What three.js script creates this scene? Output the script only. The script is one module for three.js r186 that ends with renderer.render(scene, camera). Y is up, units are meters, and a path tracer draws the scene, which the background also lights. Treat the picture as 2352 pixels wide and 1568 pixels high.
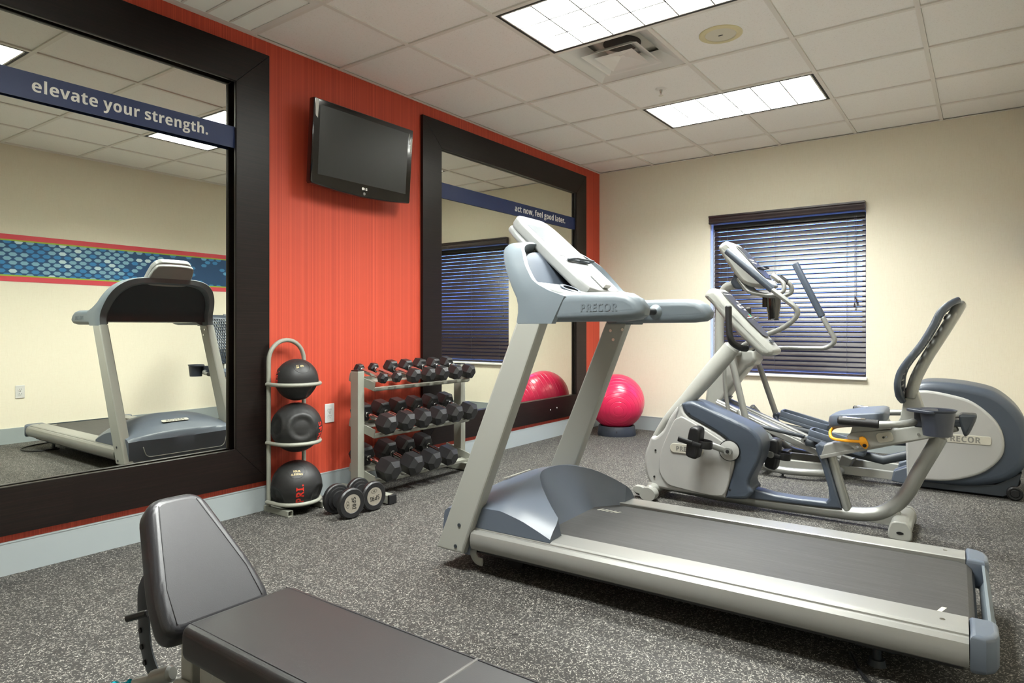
import * as THREE from 'three';
import { RoundedBoxGeometry } from 'three/addons/geometries/RoundedBoxGeometry.js';
import { TextGeometry } from 'three/addons/geometries/TextGeometry.js';
import { FontLoader } from 'three/addons/loaders/FontLoader.js';
import { mergeGeometries, mergeVertices, toCreasedNormals } from 'three/addons/utils/BufferGeometryUtils.js';
import { RectAreaLightUniformsLib } from 'three/addons/lights/RectAreaLightUniformsLib.js';

// ---------- camera, sky, lights, exposure ----------
const scene = new THREE.Scene();
const FPX = 1498, CAM = [3.349, 1.044, 6.215];
const camera = new THREE.PerspectiveCamera(2 * Math.atan(784 / FPX) * 180 / Math.PI, 2352 / 1568, 0.05, 60);
camera.position.set(...CAM);
camera.rotation.set(0, 35.956 * Math.PI / 180, 0);
camera.setViewOffset(2352, 1568, 0, 31.4, 2352, 1568);
scene.background = new THREE.Color(0.13, 0.27, 1.0);
scene.backgroundIntensity = 12.0;
RectAreaLightUniformsLib.init();
const renderer = new THREE.WebGLRenderer({ antialias: true });
renderer.toneMapping = THREE.LinearToneMapping;
renderer.toneMappingExposure = 1.0;
renderer.shadowMap.enabled = true;
const LAMP = { color: 0xf7faf6, intensity: 119.0, glow: 1.3 };   // the fluorescent ceiling troffers

// ---------- helpers ----------
let seed = 7;
const rnd = () => { seed = (seed * 1664525 + 1013904223) >>> 0; return seed / 4294967296; };
const rr = (a, b) => a + (b - a) * rnd();
const V = (x, y, z) => new THREE.Vector3(x, y, z);
const used = {};
function numbered(n) { used[n] = (used[n] ?? -1) + 1; return used[n] ? n + '_' + String(used[n]).padStart(3, '0') : n; }
function mesh(name, geo, mat, parent) {
  const m = new THREE.Mesh(Array.isArray(geo) ? join(geo) : geo, mat);
  m.name = name; m.castShadow = m.receiveShadow = true; parent.add(m); return m;
}
function join(list) {
  return mergeGeometries(list.map((g) => {
    const h = g.index ? g.toNonIndexed() : g.clone();
    for (const k of Object.keys(h.attributes)) if (!['position', 'normal', 'uv'].includes(k)) h.deleteAttribute(k);
    if (!h.attributes.uv) h.setAttribute('uv', new THREE.BufferAttribute(new Float32Array(h.attributes.position.count * 2), 2));
    h.clearGroups(); return h;
  }));
}
function thing(name, label, category, [x, y, z] = [0, 0, 0], turn = 0, group) {
  const o = new THREE.Group(); o.name = numbered(name); o.position.set(x, y, z); o.rotation.y = turn;
  o.userData = { label, category }; if (group) o.userData.group = group; scene.add(o); return o;
}
function struct(name, geo, mat, label) {
  const m = mesh(name, geo, mat, scene); m.userData = { kind: 'structure', label, category: name.split('_')[0] }; return m;
}
const mv = (g, x, y, z) => g.translate(x, y, z);
const box = (x0, x1, y0, y1, z0, z1, r = 0) => {
  const a = x1 - x0, b = y1 - y0, c = z1 - z0, m = Math.min(a, b, c) * 0.49;
  const g = r > 0 ? new RoundedBoxGeometry(a, b, c, 2, Math.min(r, m)) : new THREE.BoxGeometry(a, b, c);
  return g.translate((x0 + x1) / 2, (y0 + y1) / 2, (z0 + z1) / 2);
};
const cyl = (r0, r1, h, n = 24) => new THREE.CylinderGeometry(r0, r1, h, n);
const smooth = (g, a = 0.7) => toCreasedNormals(g.index ? g.toNonIndexed() : g, a);
function lathe(pts, n = 32) { return smooth(new THREE.LatheGeometry(pts.map(([x, y]) => new THREE.Vector2(Math.max(x, 1e-4), y)), n), 0.6); }
// closed outline; 'curve' runs a closed spline through it
function outline(pts, curve = false, n = 64, tension = 0.5) {
  const s = new THREE.Shape();
  let p = pts.map(([x, y]) => new THREE.Vector2(x, y));
  if (curve) p = new THREE.CatmullRomCurve3(pts.map(([x, y]) => V(x, y, 0)), true, 'catmullrom', tension).getPoints(n).slice(0, -1).map((q) => new THREE.Vector2(q.x, q.y));
  s.setFromPoints(p); return s;
}
// plate in the xy plane, from z0 to z1, with rounded rims
function plate(shape, z0, z1, bevel = 0, seg = 3, crease = 0.6) {
  const d = z1 - z0 - 2 * bevel;
  const g = new THREE.ExtrudeGeometry(shape, { depth: d, bevelEnabled: bevel > 0, bevelThickness: bevel, bevelSize: bevel, bevelOffset: -bevel, bevelSegments: seg, curveSegments: 12 });
  g.translate(0, 0, z0 + bevel); const q = smooth(g, crease), p = q.attributes.position, n = q.attributes.normal, a = V(0, 0, 0), b = V(0, 0, 0), c = V(0, 0, 0);
  for (let i = 0; i < p.count; i += 3) {      // keep the two faces truly flat
    a.fromBufferAttribute(p, i); b.fromBufferAttribute(p, i + 1).sub(a); c.fromBufferAttribute(p, i + 2).sub(a); b.cross(c).normalize();
    if (Math.abs(b.z) > 0.9995) for (let k = 0; k < 3; k++) n.setXYZ(i + k, 0, 0, Math.sign(b.z));
  }
  return q;
}
function rrect(w, h, r) {
  const s = new THREE.Shape(), a = w / 2, b = h / 2;
  s.moveTo(-a + r, -b); s.lineTo(a - r, -b); s.absarc(a - r, -b + r, r, -Math.PI / 2, 0); s.lineTo(a, b - r); s.absarc(a - r, b - r, r, 0, Math.PI / 2);
  s.lineTo(-a + r, b); s.absarc(-a + r, b - r, r, Math.PI / 2, Math.PI); s.lineTo(-a, -b + r); s.absarc(-a + r, -b + r, r, Math.PI, Math.PI * 1.5); return s;
}
// points of a polyline whose corners are rounded with radius f
function fillet(pts, f, n = 8) {
  const P = pts.map((p) => V(...p)), out = [P[0]];
  for (let i = 1; i < P.length - 1; i++) {
    const a = P[i - 1].clone().sub(P[i]), b = P[i + 1].clone().sub(P[i]);
    const k = Math.min(f, a.length() * 0.48, b.length() * 0.48);
    const s = P[i].clone().addScaledVector(a.normalize(), k), e = P[i].clone().addScaledVector(b.normalize(), k);
    for (let j = 0; j <= n; j++) { const t = j / n; out.push(s.clone().multiplyScalar((1 - t) * (1 - t)).addScaledVector(P[i], 2 * t * (1 - t)).addScaledVector(e, t * t)); }
  }
  out.push(P[P.length - 1]); return out;
}
const roundPoly = (pts, r, n = 7) => {      // closed outline with rounded corners
  const out = []; pts.forEach((p, i) => { const f = fillet([pts[(i + pts.length - 1) % pts.length], p, pts[(i + 1) % pts.length]].map(([x, y]) => [x, y, 0]), r, n); for (let k = 1; k < f.length - 1; k++) out.push([f[k].x, f[k].y]); });
  return outline(out);
};
const soften = (pts, n = 4) => new THREE.CatmullRomCurve3(pts.map(([x, y]) => V(x, y, 0)), false, 'centripetal').getPoints((pts.length - 1) * n).map((p) => [p.x, p.y]);
const spline = (pts, n = 40) => new THREE.CatmullRomCurve3(pts.map((p) => V(...p)), false, 'centripetal').getPoints(n);
// sweep an oval (rx, ry, or functions of t) along points, ends capped and slightly rounded
function sweep(P, rx, ry = rx, n = 16, up = V(0, 0, 1)) {
  const pos = [], idx = [], F = (f, t) => (typeof f === 'function' ? f(t) : f);
  const L = [0]; for (let i = 1; i < P.length; i++) L.push(L[i - 1] + P[i].distanceTo(P[i - 1]));
  const tot = L[L.length - 1], rings = [];
  const T = P.map((p, i) => P[Math.min(i + 1, P.length - 1)].clone().sub(P[Math.max(i - 1, 0)]).normalize());
  let N = up.clone().addScaledVector(T[0], -up.dot(T[0])); if (N.length() < 0.05) N = V(0, 1, 0).addScaledVector(T[0], -T[0].y); N.normalize();
  const add = (c, t, nn, a, b) => { const bb = new THREE.Vector3().crossVectors(t, nn); for (let k = 0; k < n; k++) { const w = k / n * 2 * Math.PI; pos.push(c.x + nn.x * Math.cos(w) * a + bb.x * Math.sin(w) * b, c.y + nn.y * Math.cos(w) * a + bb.y * Math.sin(w) * b, c.z + nn.z * Math.cos(w) * a + bb.z * Math.sin(w) * b); } rings.push(1); };
  P.forEach((p, i) => {
    N.addScaledVector(T[i], -N.dot(T[i])).normalize();
    const t = L[i] / tot, a = F(rx, t), b = F(ry, t), m = Math.min(a, b);
    if (i === 0) add(p, T[i], N, a - 0.3 * m, b - 0.3 * m);
    add(i === 0 ? p.clone().addScaledVector(T[0], 0.3 * m) : i === P.length - 1 ? p.clone().addScaledVector(T[i], -0.3 * m) : p, T[i], N, a, b);
    if (i === P.length - 1) add(p, T[i], N, a - 0.3 * m, b - 0.3 * m);
  });
  const R = rings.length;
  for (let i = 0; i < R - 1; i++) for (let k = 0; k < n; k++) { const a = i * n + k, b = i * n + (k + 1) % n, c = a + n, d = b + n; idx.push(a, b, c, b, d, c); }
  const c0 = pos.length / 3; pos.push(P[0].x, P[0].y, P[0].z); const p1 = P[P.length - 1]; pos.push(p1.x, p1.y, p1.z);
  for (let k = 0; k < n; k++) { idx.push(c0, (k + 1) % n, k); idx.push(c0 + 1, (R - 1) * n + k, (R - 1) * n + (k + 1) % n); }
  const g = new THREE.BufferGeometry(); g.setAttribute('position', new THREE.Float32BufferAttribute(pos, 3)); g.setIndex(idx);
  return smooth(g, 0.75);
}
const pipe = (pts, r, f = 0.03, n = 14) => sweep(fillet(pts, f), r, r, n);
const rod = (a, b, r, n = 14) => sweep([V(...a), V(...b)], r, r, n);
// surface through a grid of points rows[i][j]
function gridGeo(rows, crease = 0.7) {
  const pos = [], idx = [], w = rows[0].length; rows.forEach((r) => r.forEach((p) => pos.push(...p)));
  for (let i = 0; i < rows.length - 1; i++) for (let j = 0; j < w - 1; j++) { const a = i * w + j; idx.push(a, a + 1, a + w, a + 1, a + w + 1, a + w); }
  const g = new THREE.BufferGeometry(); g.setAttribute('position', new THREE.Float32BufferAttribute(pos, 3)); g.setIndex(idx); return smooth(g, crease);
}
function table(t, x) { for (let i = 1; i < t.length; i++) if (x <= t[i][0]) { const [a, b] = [t[i - 1], t[i]], k = Math.min(1, Math.max(0, (x - a[0]) / (b[0] - a[0]))); return a[1] + (b[1] - a[1]) * k; } return t[t.length - 1][1]; }
const fonts = { bold: await new FontLoader().loadAsync('fonts/droid/droid_sans_bold.typeface.json'), plain: await new FontLoader().loadAsync('fonts/droid/droid_sans_regular.typeface.json') };
// raised lettering, centred, fitted to a width
function text(str, width, depth = 0.001, font = 'bold', height) {
  const g = new TextGeometry(str, { font: fonts[font], size: 1, depth: 1, curveSegments: 4, bevelEnabled: false });
  g.computeBoundingBox(); const b = g.boundingBox, w = b.max.x - b.min.x, s = width / w;
  g.translate(-(b.min.x + b.max.x) / 2, -(b.min.y + b.max.y) / 2, 0); g.scale(s, height ? height / (b.max.y - b.min.y) : s, depth); return g;
}
function bendToBall(g, r) {     // flat lettering laid on a ball whose centre is the origin, facing +z
  const p = g.attributes.position;
  for (let i = 0; i < p.count; i++) { const a = p.getX(i) / r, b = p.getY(i) / r, R = r + p.getZ(i); p.setXYZ(i, R * Math.sin(a) * Math.cos(b), R * Math.sin(b), R * Math.cos(a) * Math.cos(b)); }
  g.computeVertexNormals(); return g;
}
const turn = (g, x, y, z) => g.applyMatrix4(new THREE.Matrix4().makeRotationFromEuler(new THREE.Euler(x, y, z)));
const mirrorZ = (g) => { const h = g.clone().scale(1, 1, -1); const i = h.index; if (i) for (let k = 0; k < i.count; k += 3) { const t = i.getX(k); i.setX(k, i.getX(k + 2)); i.setX(k + 2, t); } else { const P = h.attributes; for (const n of ['position', 'normal', 'uv']) if (P[n]) for (let k = 0; k < P[n].count; k += 3) for (let c = 0; c < P[n].itemSize; c++) { const t = P[n].array[k * P[n].itemSize + c]; P[n].array[k * P[n].itemSize + c] = P[n].array[(k + 2) * P[n].itemSize + c]; P[n].array[(k + 2) * P[n].itemSize + c] = t; } } return h; };

// ---------- textures ----------
function canvas(w, h, draw, sx, sy, srgb = true) {
  const c = document.createElement('canvas'); c.width = w; c.height = h; draw(c.getContext('2d'), w, h);
  const t = new THREE.CanvasTexture(c); t.wrapS = t.wrapT = THREE.RepeatWrapping; if (srgb) t.colorSpace = THREE.SRGBColorSpace; if (sx) t.repeat.set(1 / sx, 1 / sy); return t;
}
const rubberTex = canvas(1024, 1024, (c, w) => {
  c.fillStyle = '#292724'; c.fillRect(0, 0, w, w);
  for (let i = 0; i < 20000; i++) {
    const x = rnd() * w, y = rnd() * w, a = rnd() * 6.28, l = rr(3, 10), k = rnd();
    const v = k < 0.36 ? rr(14, 36) : rr(85, 185); c.strokeStyle = `rgb(${v | 0},${(v * 0.985) | 0},${(v * 0.93) | 0})`; c.lineWidth = rr(1.4, 3); c.lineCap = 'round';
    for (const ox of [0, -w, w]) for (const oy of [0, -w, w]) { if (x + ox < -9 || x + ox > w + 9 || y + oy < -9 || y + oy > w + 9) continue; c.beginPath(); c.moveTo(x + ox, y + oy); c.quadraticCurveTo(x + ox + Math.cos(a) * l * 0.5 + rr(-2, 2), y + oy + Math.sin(a) * l * 0.5 + rr(-2, 2), x + ox + Math.cos(a) * l, y + oy + Math.sin(a) * l); c.stroke(); }
  }
}, 0.8, 0.8);
const redTex = canvas(1024, 256, (c, w, h) => {
  c.fillStyle = '#b23e27'; c.fillRect(0, 0, w, h);
  for (let i = 0; i < 1300; i++) { const d = rr(-1, 1); c.fillStyle = d > 0 ? `rgba(236,104,66,${d * 0.28})` : `rgba(140,34,20,${-d * 0.28})`; c.fillRect(rnd() * w, 0, rr(1, 2.4), h); }
}, 0.9, 0.6);
const creamTex = canvas(512, 512, (c, w, h) => {
  c.fillStyle = '#e6dfcb'; c.fillRect(0, 0, w, h);
  for (let i = 0; i < 5000; i++) { const d = rnd() < 0.5; c.fillStyle = d ? `rgba(255,250,236,${rr(0, 0.12)})` : `rgba(190,172,138,${rr(0, 0.1)})`; if (rnd() < 0.6) c.fillRect(rnd() * w, rnd() * h, 1.3, rr(8, 60)); else c.fillRect(rnd() * w, rnd() * h, rr(8, 40), 1.3); }
}, 0.5, 0.5);
const tileTex = canvas(256, 256, (c, w, h) => {
  c.fillStyle = '#f6f4ef'; c.fillRect(0, 0, w, h);
  for (let i = 0; i < 6000; i++) { c.fillStyle = rnd() < 0.5 ? `rgba(255,255,250,${rr(0, 0.25)})` : `rgba(176,168,152,${rr(0, 0.22)})`; c.fillRect(rnd() * w, rnd() * h, rr(1, 2), rr(1, 2)); }
});
const leatherTex = canvas(512, 512, (c, w, h) => {
  c.fillStyle = '#808080'; c.fillRect(0, 0, w, h);
  for (let i = 0; i < 9000; i++) { const v = rr(60, 190) | 0; c.strokeStyle = `rgba(${v},${v},${v},.5)`; c.lineWidth = rr(0.7, 1.6); const x = rnd() * w, y = rnd() * h; c.beginPath(); c.moveTo(x, y); c.lineTo(x + rr(-9, 9), y + rr(-9, 9)); c.stroke(); }
}, 0.16, 0.16, false);
const beltTex = canvas(1024, 256, (c, w, h) => {
  c.fillStyle = '#282726'; c.fillRect(0, 0, w, h);
  for (let i = 0; i < 3000; i++) { const d = rr(-1, 1); c.fillStyle = d > 0 ? `rgba(110,109,108,${d * 0.13})` : `rgba(20,20,20,${-d * 0.16})`; c.fillRect(rr(-200, w), rnd() * h, rr(40, 400), 1.2); }
}, 0.8, 0.3);
const frameTex = canvas(512, 128, (c, w, h) => {
  c.fillStyle = '#150e0c'; c.fillRect(0, 0, w, h);
  for (let i = 0; i < 500; i++) { c.fillStyle = rnd() < 0.5 ? `rgba(44,28,23,${rr(0, 0.3)})` : `rgba(6,4,4,${rr(0, 0.35)})`; c.fillRect(rr(-100, w), rnd() * h, rr(60, 300), 1.2); }
}, 1, 0.25);
const muralTex = canvas(2048, 128, (c, w, h) => {
  const L = 7.25, m = w / L; c.fillStyle = '#c8414d'; c.fillRect(0, 0, w, h);
  c.fillStyle = '#93ad35'; c.fillRect(0, 14, w, 100); c.fillStyle = '#17426b'; c.fillRect(0, 18, w, 92);
  c.save(); c.beginPath(); c.rect(0, 18, w, 92); c.clip();
  const pw = 0.088 * m, ph = 13.2;
  for (let r = 0; r < 9; r++) for (let k = -1; k < w / pw + 1; k++) {
    const x = (k + (r % 2) / 2) * pw, y = 20 + r * ph * 0.86, z = x / m;
    const dens = Math.min(1, Math.max(0.05, (z - 1.7) / 1.5)); if (rnd() > dens) continue;
    const q = rnd(), pale = z > 2.6; c.fillStyle = q < 0.16 ? (pale ? '#bcd2d8' : '#5f9cc0') : q < 0.72 ? (pale ? '#7ba5b8' : '#3a7fae') : '#2f78ad';
    const a = pw * 0.4, b = ph * 0.4; c.beginPath(); c.moveTo(x - a, y); c.lineTo(x - a * 0.5, y - b); c.lineTo(x + a * 0.5, y - b); c.lineTo(x + a, y); c.lineTo(x + a * 0.5, y + b); c.lineTo(x - a * 0.5, y + b); c.closePath(); c.fill();
  }
  c.restore();
});

// ---------- materials ----------
const std = (color, roughness = 0.6, extra = {}) => new THREE.MeshPhysicalMaterial({ color, roughness, ...extra });
const M = {
  rubber: std(0xffffff, 0.75, { map: rubberTex }),
  red: std(0xffffff, 0.62, { map: redTex }),
  cream: std(0xffffff, 0.85, { map: creamTex }),
  tile: std(0xffffff, 0.95, { map: tileTex }),
  grid: std(0xe6e2da, 0.6),
  plaster: std(0xd8d0bf, 0.9),
  base: std(0x979fa0, 0.5),
  frame: std(0xffffff, 0.36, { map: frameTex, specularIntensity: 0.55 }),
  mirror: std(0xe1e3da, 0.0, { metalness: 1 }),
  navy: std(0x0f2452, 0.5),
  white: std(0xcfcfcc, 0.45),
  letter: std(0xeceae4, 0.5),
  whiteMetal: std(0xe8e6e0, 0.4),
  black: std(0x0c0c0e, 0.5),
  gloss: std(0x08080b, 0.12, { clearcoat: 0.6, clearcoatRoughness: 0.05 }),
  screen: std(0x171815, 0.32),
  silver: std(0x868783, 0.36, { metalness: 0.4 }),
  paint: std(0x91928c, 0.42, { clearcoat: 0.2, clearcoatRoughness: 0.3 }),
  alu: std(0x8d8d89, 0.36, { metalness: 0.4 }),
  rackPaint: std(0x8c8d82, 0.42),
  chrome: std(0xd0d0d0, 0.15, { metalness: 1 }),
  slate: std(0x39414c, 0.42),
  slateLight: std(0x60696f, 0.45),
  slateMid: std(0x505863, 0.4),
  slateDark: std(0x2a3036, 0.5),
  panelGrey: std(0x9d9d9a, 0.42),
  pale: std(0x8b8d8c, 0.4),
  display: std(0x343433, 0.35),
  label: std(0xb0ada0, 0.5),
  ink: std(0x6f6e69, 0.5),
  belt: std(0xffffff, 0.62, { map: beltTex }),
  hex: std(0x1a1a1b, 0.42),
  medball: std(0x1f1f1f, 0.5),
  printRed: std(0xc42a1c, 0.5),
  printGold: std(0xcdb989, 0.5),
  ball: std(0xd02450, 0.28, { clearcoat: 0.25, clearcoatRoughness: 0.25 }),
  navyPlastic: std(0x292e39, 0.5),
  vinyl: std(0x222225, 0.4, { bumpMap: leatherTex, bumpScale: 0.0006 }),
  vinylSeat: std(0x151414, 0.45, { bumpMap: leatherTex, bumpScale: 0.0004 }),
  thread: std(0x1a1a1c, 0.7),
  teal: std(0x0b8c9a, 0.25, { metalness: 0.7 }),
  yellow: std(0xe59a12, 0.4),
  glass: new THREE.MeshPhysicalMaterial({ color: 0xffffff, roughness: 0, transmission: 1, thickness: 0, ior: 1.5 }),
  louver: std(0x8c8c8a, 0.5),
  blind: std(0x2c2122, 0.3, { clearcoat: 0.35, clearcoatRoughness: 0.28 }),
  cord: std(0x5f5f6a, 0.7),
  glow: new THREE.MeshStandardMaterial({ color: 0xffffff, emissive: LAMP.color, emissiveIntensity: LAMP.glow, roughness: 0.6 }),
  speaker: std(0xddd3a8, 0.6),
};

// ---------- room shell ----------
const W = 3.71, D = 7.25, H = 2.694, WT = 0.14;
const mirrors = [[0.33, 2.743], [4.004, 6.417]];            // outer frame extents along z
const hole = (x0, x1, y0, y1) => { const p = new THREE.Path(); p.moveTo(x0, y0); p.lineTo(x0, y1); p.lineTo(x1, y1); p.lineTo(x1, y0); p.closePath(); return p; };
const rect = (x0, x1, y0, y1) => { const s = new THREE.Shape(); s.moveTo(x0, y0); s.lineTo(x1, y0); s.lineTo(x1, y1); s.lineTo(x0, y1); s.closePath(); return s; };
const flat = (s, d) => new THREE.ExtrudeGeometry(s, { depth: d, bevelEnabled: false });
{
  const f = new THREE.BoxGeometry(W + 2 * WT, 0.1, D + 2 * WT).translate(W / 2, -0.05, D / 2);
  const p = f.attributes.position, n = f.attributes.normal, u = f.attributes.uv; for (let i = 0; i < p.count; i++) if (Math.abs(n.getY(i)) > 0.5) u.setXY(i, p.getX(i), p.getZ(i));
  const fl = struct('floor', f, M.rubber, 'dark grey speckled rubber gym floor');
  // joint between two rubber mats: short open slits between the interlocking teeth
  for (let i = 0; i < 9; i++) { const s = mesh('mat_joint', box(-0.014, 0.014, 0, 0.0008, -0.001, 0.001), M.black, fl); s.position.set(2.02 + (i % 2) * 0.032, 0, 4.10 + i * 0.062); s.rotation.y = 0.5; s.userData.label = 'open slit in the mat joint'; }
  const red = rect(0, D, 0, H); for (const [a, b] of mirrors) red.holes.push(hole(D - b + 0.06, D - a - 0.06, 0.23, 2.54));
  // wall plane x = 0 facing the room; drawn in (D - z, y) and turned
  struct('wall_left', turn(flat(red, WT), 0, Math.PI / 2, 0).translate(-WT, 0, D), M.red, 'orange red wallcovering wall with two framed mirrors');
  struct('trim_3', [box(-WT - 0.02, -WT, 0, H, 0, D)], M.plaster, 'backing board behind the red wall');
  const back = rect(-WT, W + WT, 0, H); back.holes.push(hole(1.205, 2.535, 0.625, 2.08));
  struct('wall_back', flat(back, WT).translate(0, 0, -WT), M.cream, 'cream wall with the window');
  const side = rect(0, D, 0, H);
  struct('wall_right', turn(flat(side, WT), 0, -Math.PI / 2, 0).translate(W + WT, 0, 0), M.cream, 'cream wall with the hexagon border, seen in the mirror');
  struct('wall_front', flat(rect(-WT, W + WT, 0, H), WT).translate(0, 0, D), M.cream, 'cream wall behind the viewer');
  const bb = (name, g, label) => struct(name, g, M.base, label);
  bb('baseboard_left', [box(0, 0.012, 0, 0.135, 0, D), box(0, 0.014, 0.135, 0.14, 0, D)], 'blue grey baseboard under the red wall');
  bb('baseboard_back', [box(0.014, W, 0, 0.135, 0, 0.012), box(0.014, W, 0.135, 0.14, 0, 0.014)], 'blue grey baseboard under the window wall');
  bb('baseboard_right', [box(W - 0.012, W, 0, 0.14, 0.014, D)], 'blue grey baseboard along the border wall');
  bb('baseboard_front', [box(0.014, W - 0.012, 0, 0.14, D - 0.012, D)], 'blue grey baseboard behind the viewer');
}
// ceiling: slab, T-bar grid and single lay-in tiles
const GX = [0.004, 0.62, 1.235, 1.848, 2.458, 3.068, 3.678], GZ = [-0.17, 0.435, 1.045, 1.655, 2.265, 2.875, 3.485, 4.095, 4.705, 5.315, 5.925, 6.535, 7.145, 7.76];
const lampCells = [[2, 2], [2, 5], [2, 8]];                  // [x cell, z cell], two cells long in x
const fittings = new Set(['2,4', '0,7']);
for (const [i, j] of lampCells) { fittings.add(i + ',' + j); fittings.add(i + 1 + ',' + j); }
{
  const ce = struct('ceiling', box(-WT, W + WT, H + 0.16, H + 0.22, -WT, D + WT), M.plaster, 'white suspended ceiling of square lay-in tiles');
  struct('trim_4', [box(-WT, W + WT, H, H + 0.16, -WT, 0), box(-WT, W + WT, H, H + 0.16, D, D + WT), box(-WT, 0, H, H + 0.16, 0, D), box(W, W + WT, H, H + 0.16, 0, D)], M.plaster, 'wall head above the ceiling grid');
  const tees = [];
  GX.slice(1).forEach((x, i) => { let z = 0.02; for (const [a, j] of [...lampCells, [99, 0]]) { const stop = a === 99 ? D - 0.02 : GZ[j] + 0.012; if (a === i || a === 99) { tees.push(box(x - 0.012, x + 0.012, H - 0.002, H + 0.028, z, stop)); z = a === 99 ? z : GZ[j + 1] - 0.012; } } });
  for (let i = 0; i < GX.length; i++) GZ.slice(1, -1).forEach((z, j) => { if (lampCells.some(([a]) => a === i) && 0) return; const x0 = i ? GX[i] + 0.012 : 0.02, x1 = i < GX.length - 1 ? GX[i + 1] - 0.012 : W - 0.02; if (x1 > x0) tees.push(box(x0, x1, H - 0.0015, H + 0.02, z - 0.012, z + 0.012)); });
  mesh('ceiling_grid', tees, M.grid, ce);
  mesh('wall_angle', [box(0, 0.022, H - 0.003, H, 0, D), box(0.022, W - 0.022, H - 0.003, H, 0, 0.022), box(W - 0.022, W, H - 0.003, H, 0, D), box(0.022, W - 0.022, H - 0.003, H, D - 0.022, D)], M.grid, ce);
  for (let i = 0; i < GX.length; i++) for (let j = 0; j < GZ.length - 1; j++) {
    if (fittings.has(i + ',' + j)) continue;
    const x0 = Math.max(GX[i] + 0.013, 0.003), x1 = i < GX.length - 1 ? GX[i + 1] - 0.013 : W - 0.003, z0 = Math.max(GZ[j] + 0.013, 0.003), z1 = Math.min(GZ[j + 1] - 0.013, D - 0.003);
    if (x1 - x0 < 0.01 || z1 - z0 < 0.01) continue;
    const t = mesh('ceiling_tile', box(x0, x1, H + 0.006 + rr(0, 0.0015), H + 0.02, z0, z1), M.tile, ce);
  }
}
// window: reveal, frame, glass, stool
{
  const w = struct('window_1', [box(1.205, 1.245, 0.625, 2.08, -0.13, -0.09), box(2.495, 2.535, 0.625, 2.08, -0.13, -0.09), box(1.245, 2.495, 2.04, 2.08, -0.13, -0.09), box(1.245, 2.495, 0.625, 0.665, -0.13, -0.09)], M.white, 'white window behind the dark blind');
  mesh('window_pane', box(1.245, 2.495, 0.665, 2.04, -0.112, -0.108), M.glass, w);
  mesh('window_sill', box(1.195, 2.545, 0.600, 0.624, -0.088, 0.028, 0.006), M.whiteMetal, w);
}
// ---------- venetian blind ----------
{
  const b = thing('venetian_blind', 'dark brown slatted blind closed over the window', 'blind', [0, 0, 0]);
  const prof = outline([[0, 2.035], [0.046, 2.035], [0.052, 2.045], [0.046, 2.058], [0.052, 2.075], [0.046, 2.088], [0.056, 2.098], [0.056, 2.112], [0, 2.112]]);
  mesh('valance', turn(flat(prof, 1.328), 0, -Math.PI / 2, 0).translate(2.533, 0, 0.002), M.blind, b);
  mesh('head_rail', box(1.23, 2.525, 1.99, 2.03, -0.07, -0.02), M.black, b);
  // one slat: slightly crowned strip, tilted with its room edge down
  const n = 6, w = 0.0447, tilt = 70 * Math.PI / 180;
  const sec = []; for (let k = 0; k <= n; k++) { const t = (k / n - 0.5) * w, c = 0.0012 * (1 - (2 * k / n - 1) ** 2); sec.push([t, c + 0.0014]); } for (let k = n; k >= 0; k--) { const t = (k / n - 0.5) * w, c = 0.0012 * (1 - (2 * k / n - 1) ** 2); sec.push([t, c - 0.0014]); }
  const s = outline(sec); const slat = turn(smooth(flat(s, 1.295), 0.5), 0, Math.PI / 2, 0).translate(1.232, 0, 0); // strip along x, width along z
  turn(slat, tilt, 0, 0);
  for (let i = 0; i < 31; i++) { const m = mesh('slat', slat, M.blind, b); m.position.set(0, 1.985 - i * 0.0433, -0.045); }
  mesh('bottom_rail', box(1.232, 2.527, 0.632, 0.65, -0.07, -0.02, 0.004), M.blind, b);
  for (const x of [1.36, 1.79, 2.385]) mesh('ladder_cord', [rod([x, 0.64, -0.022], [x, 2.0, -0.022], 0.0012, 6), rod([x, 0.64, -0.068], [x, 2.0, -0.068], 0.0012, 6)], M.cord, b);
  for (const [x, y] of [[2.452, 1.30], [2.462, 1.28], [2.447, 1.24]]) { const c = mesh('pull_cord', rod([x, y, -0.012], [x, 2.0, -0.012], 0.0012, 6), M.cord, b); mesh('tassel', cyl(0.004, 0.008, 0.028, 10).translate(x, y, -0.012), M.blind, c); }
  const c = mesh('tilt_cord', rod([1.295, 1.19, -0.012], [1.295, 2.0, -0.012], 0.0011, 6), M.cord, b); mesh('tassel', cyl(0.004, 0.008, 0.028, 10).translate(1.295, 1.19, -0.012), M.blind, c);
}
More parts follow.
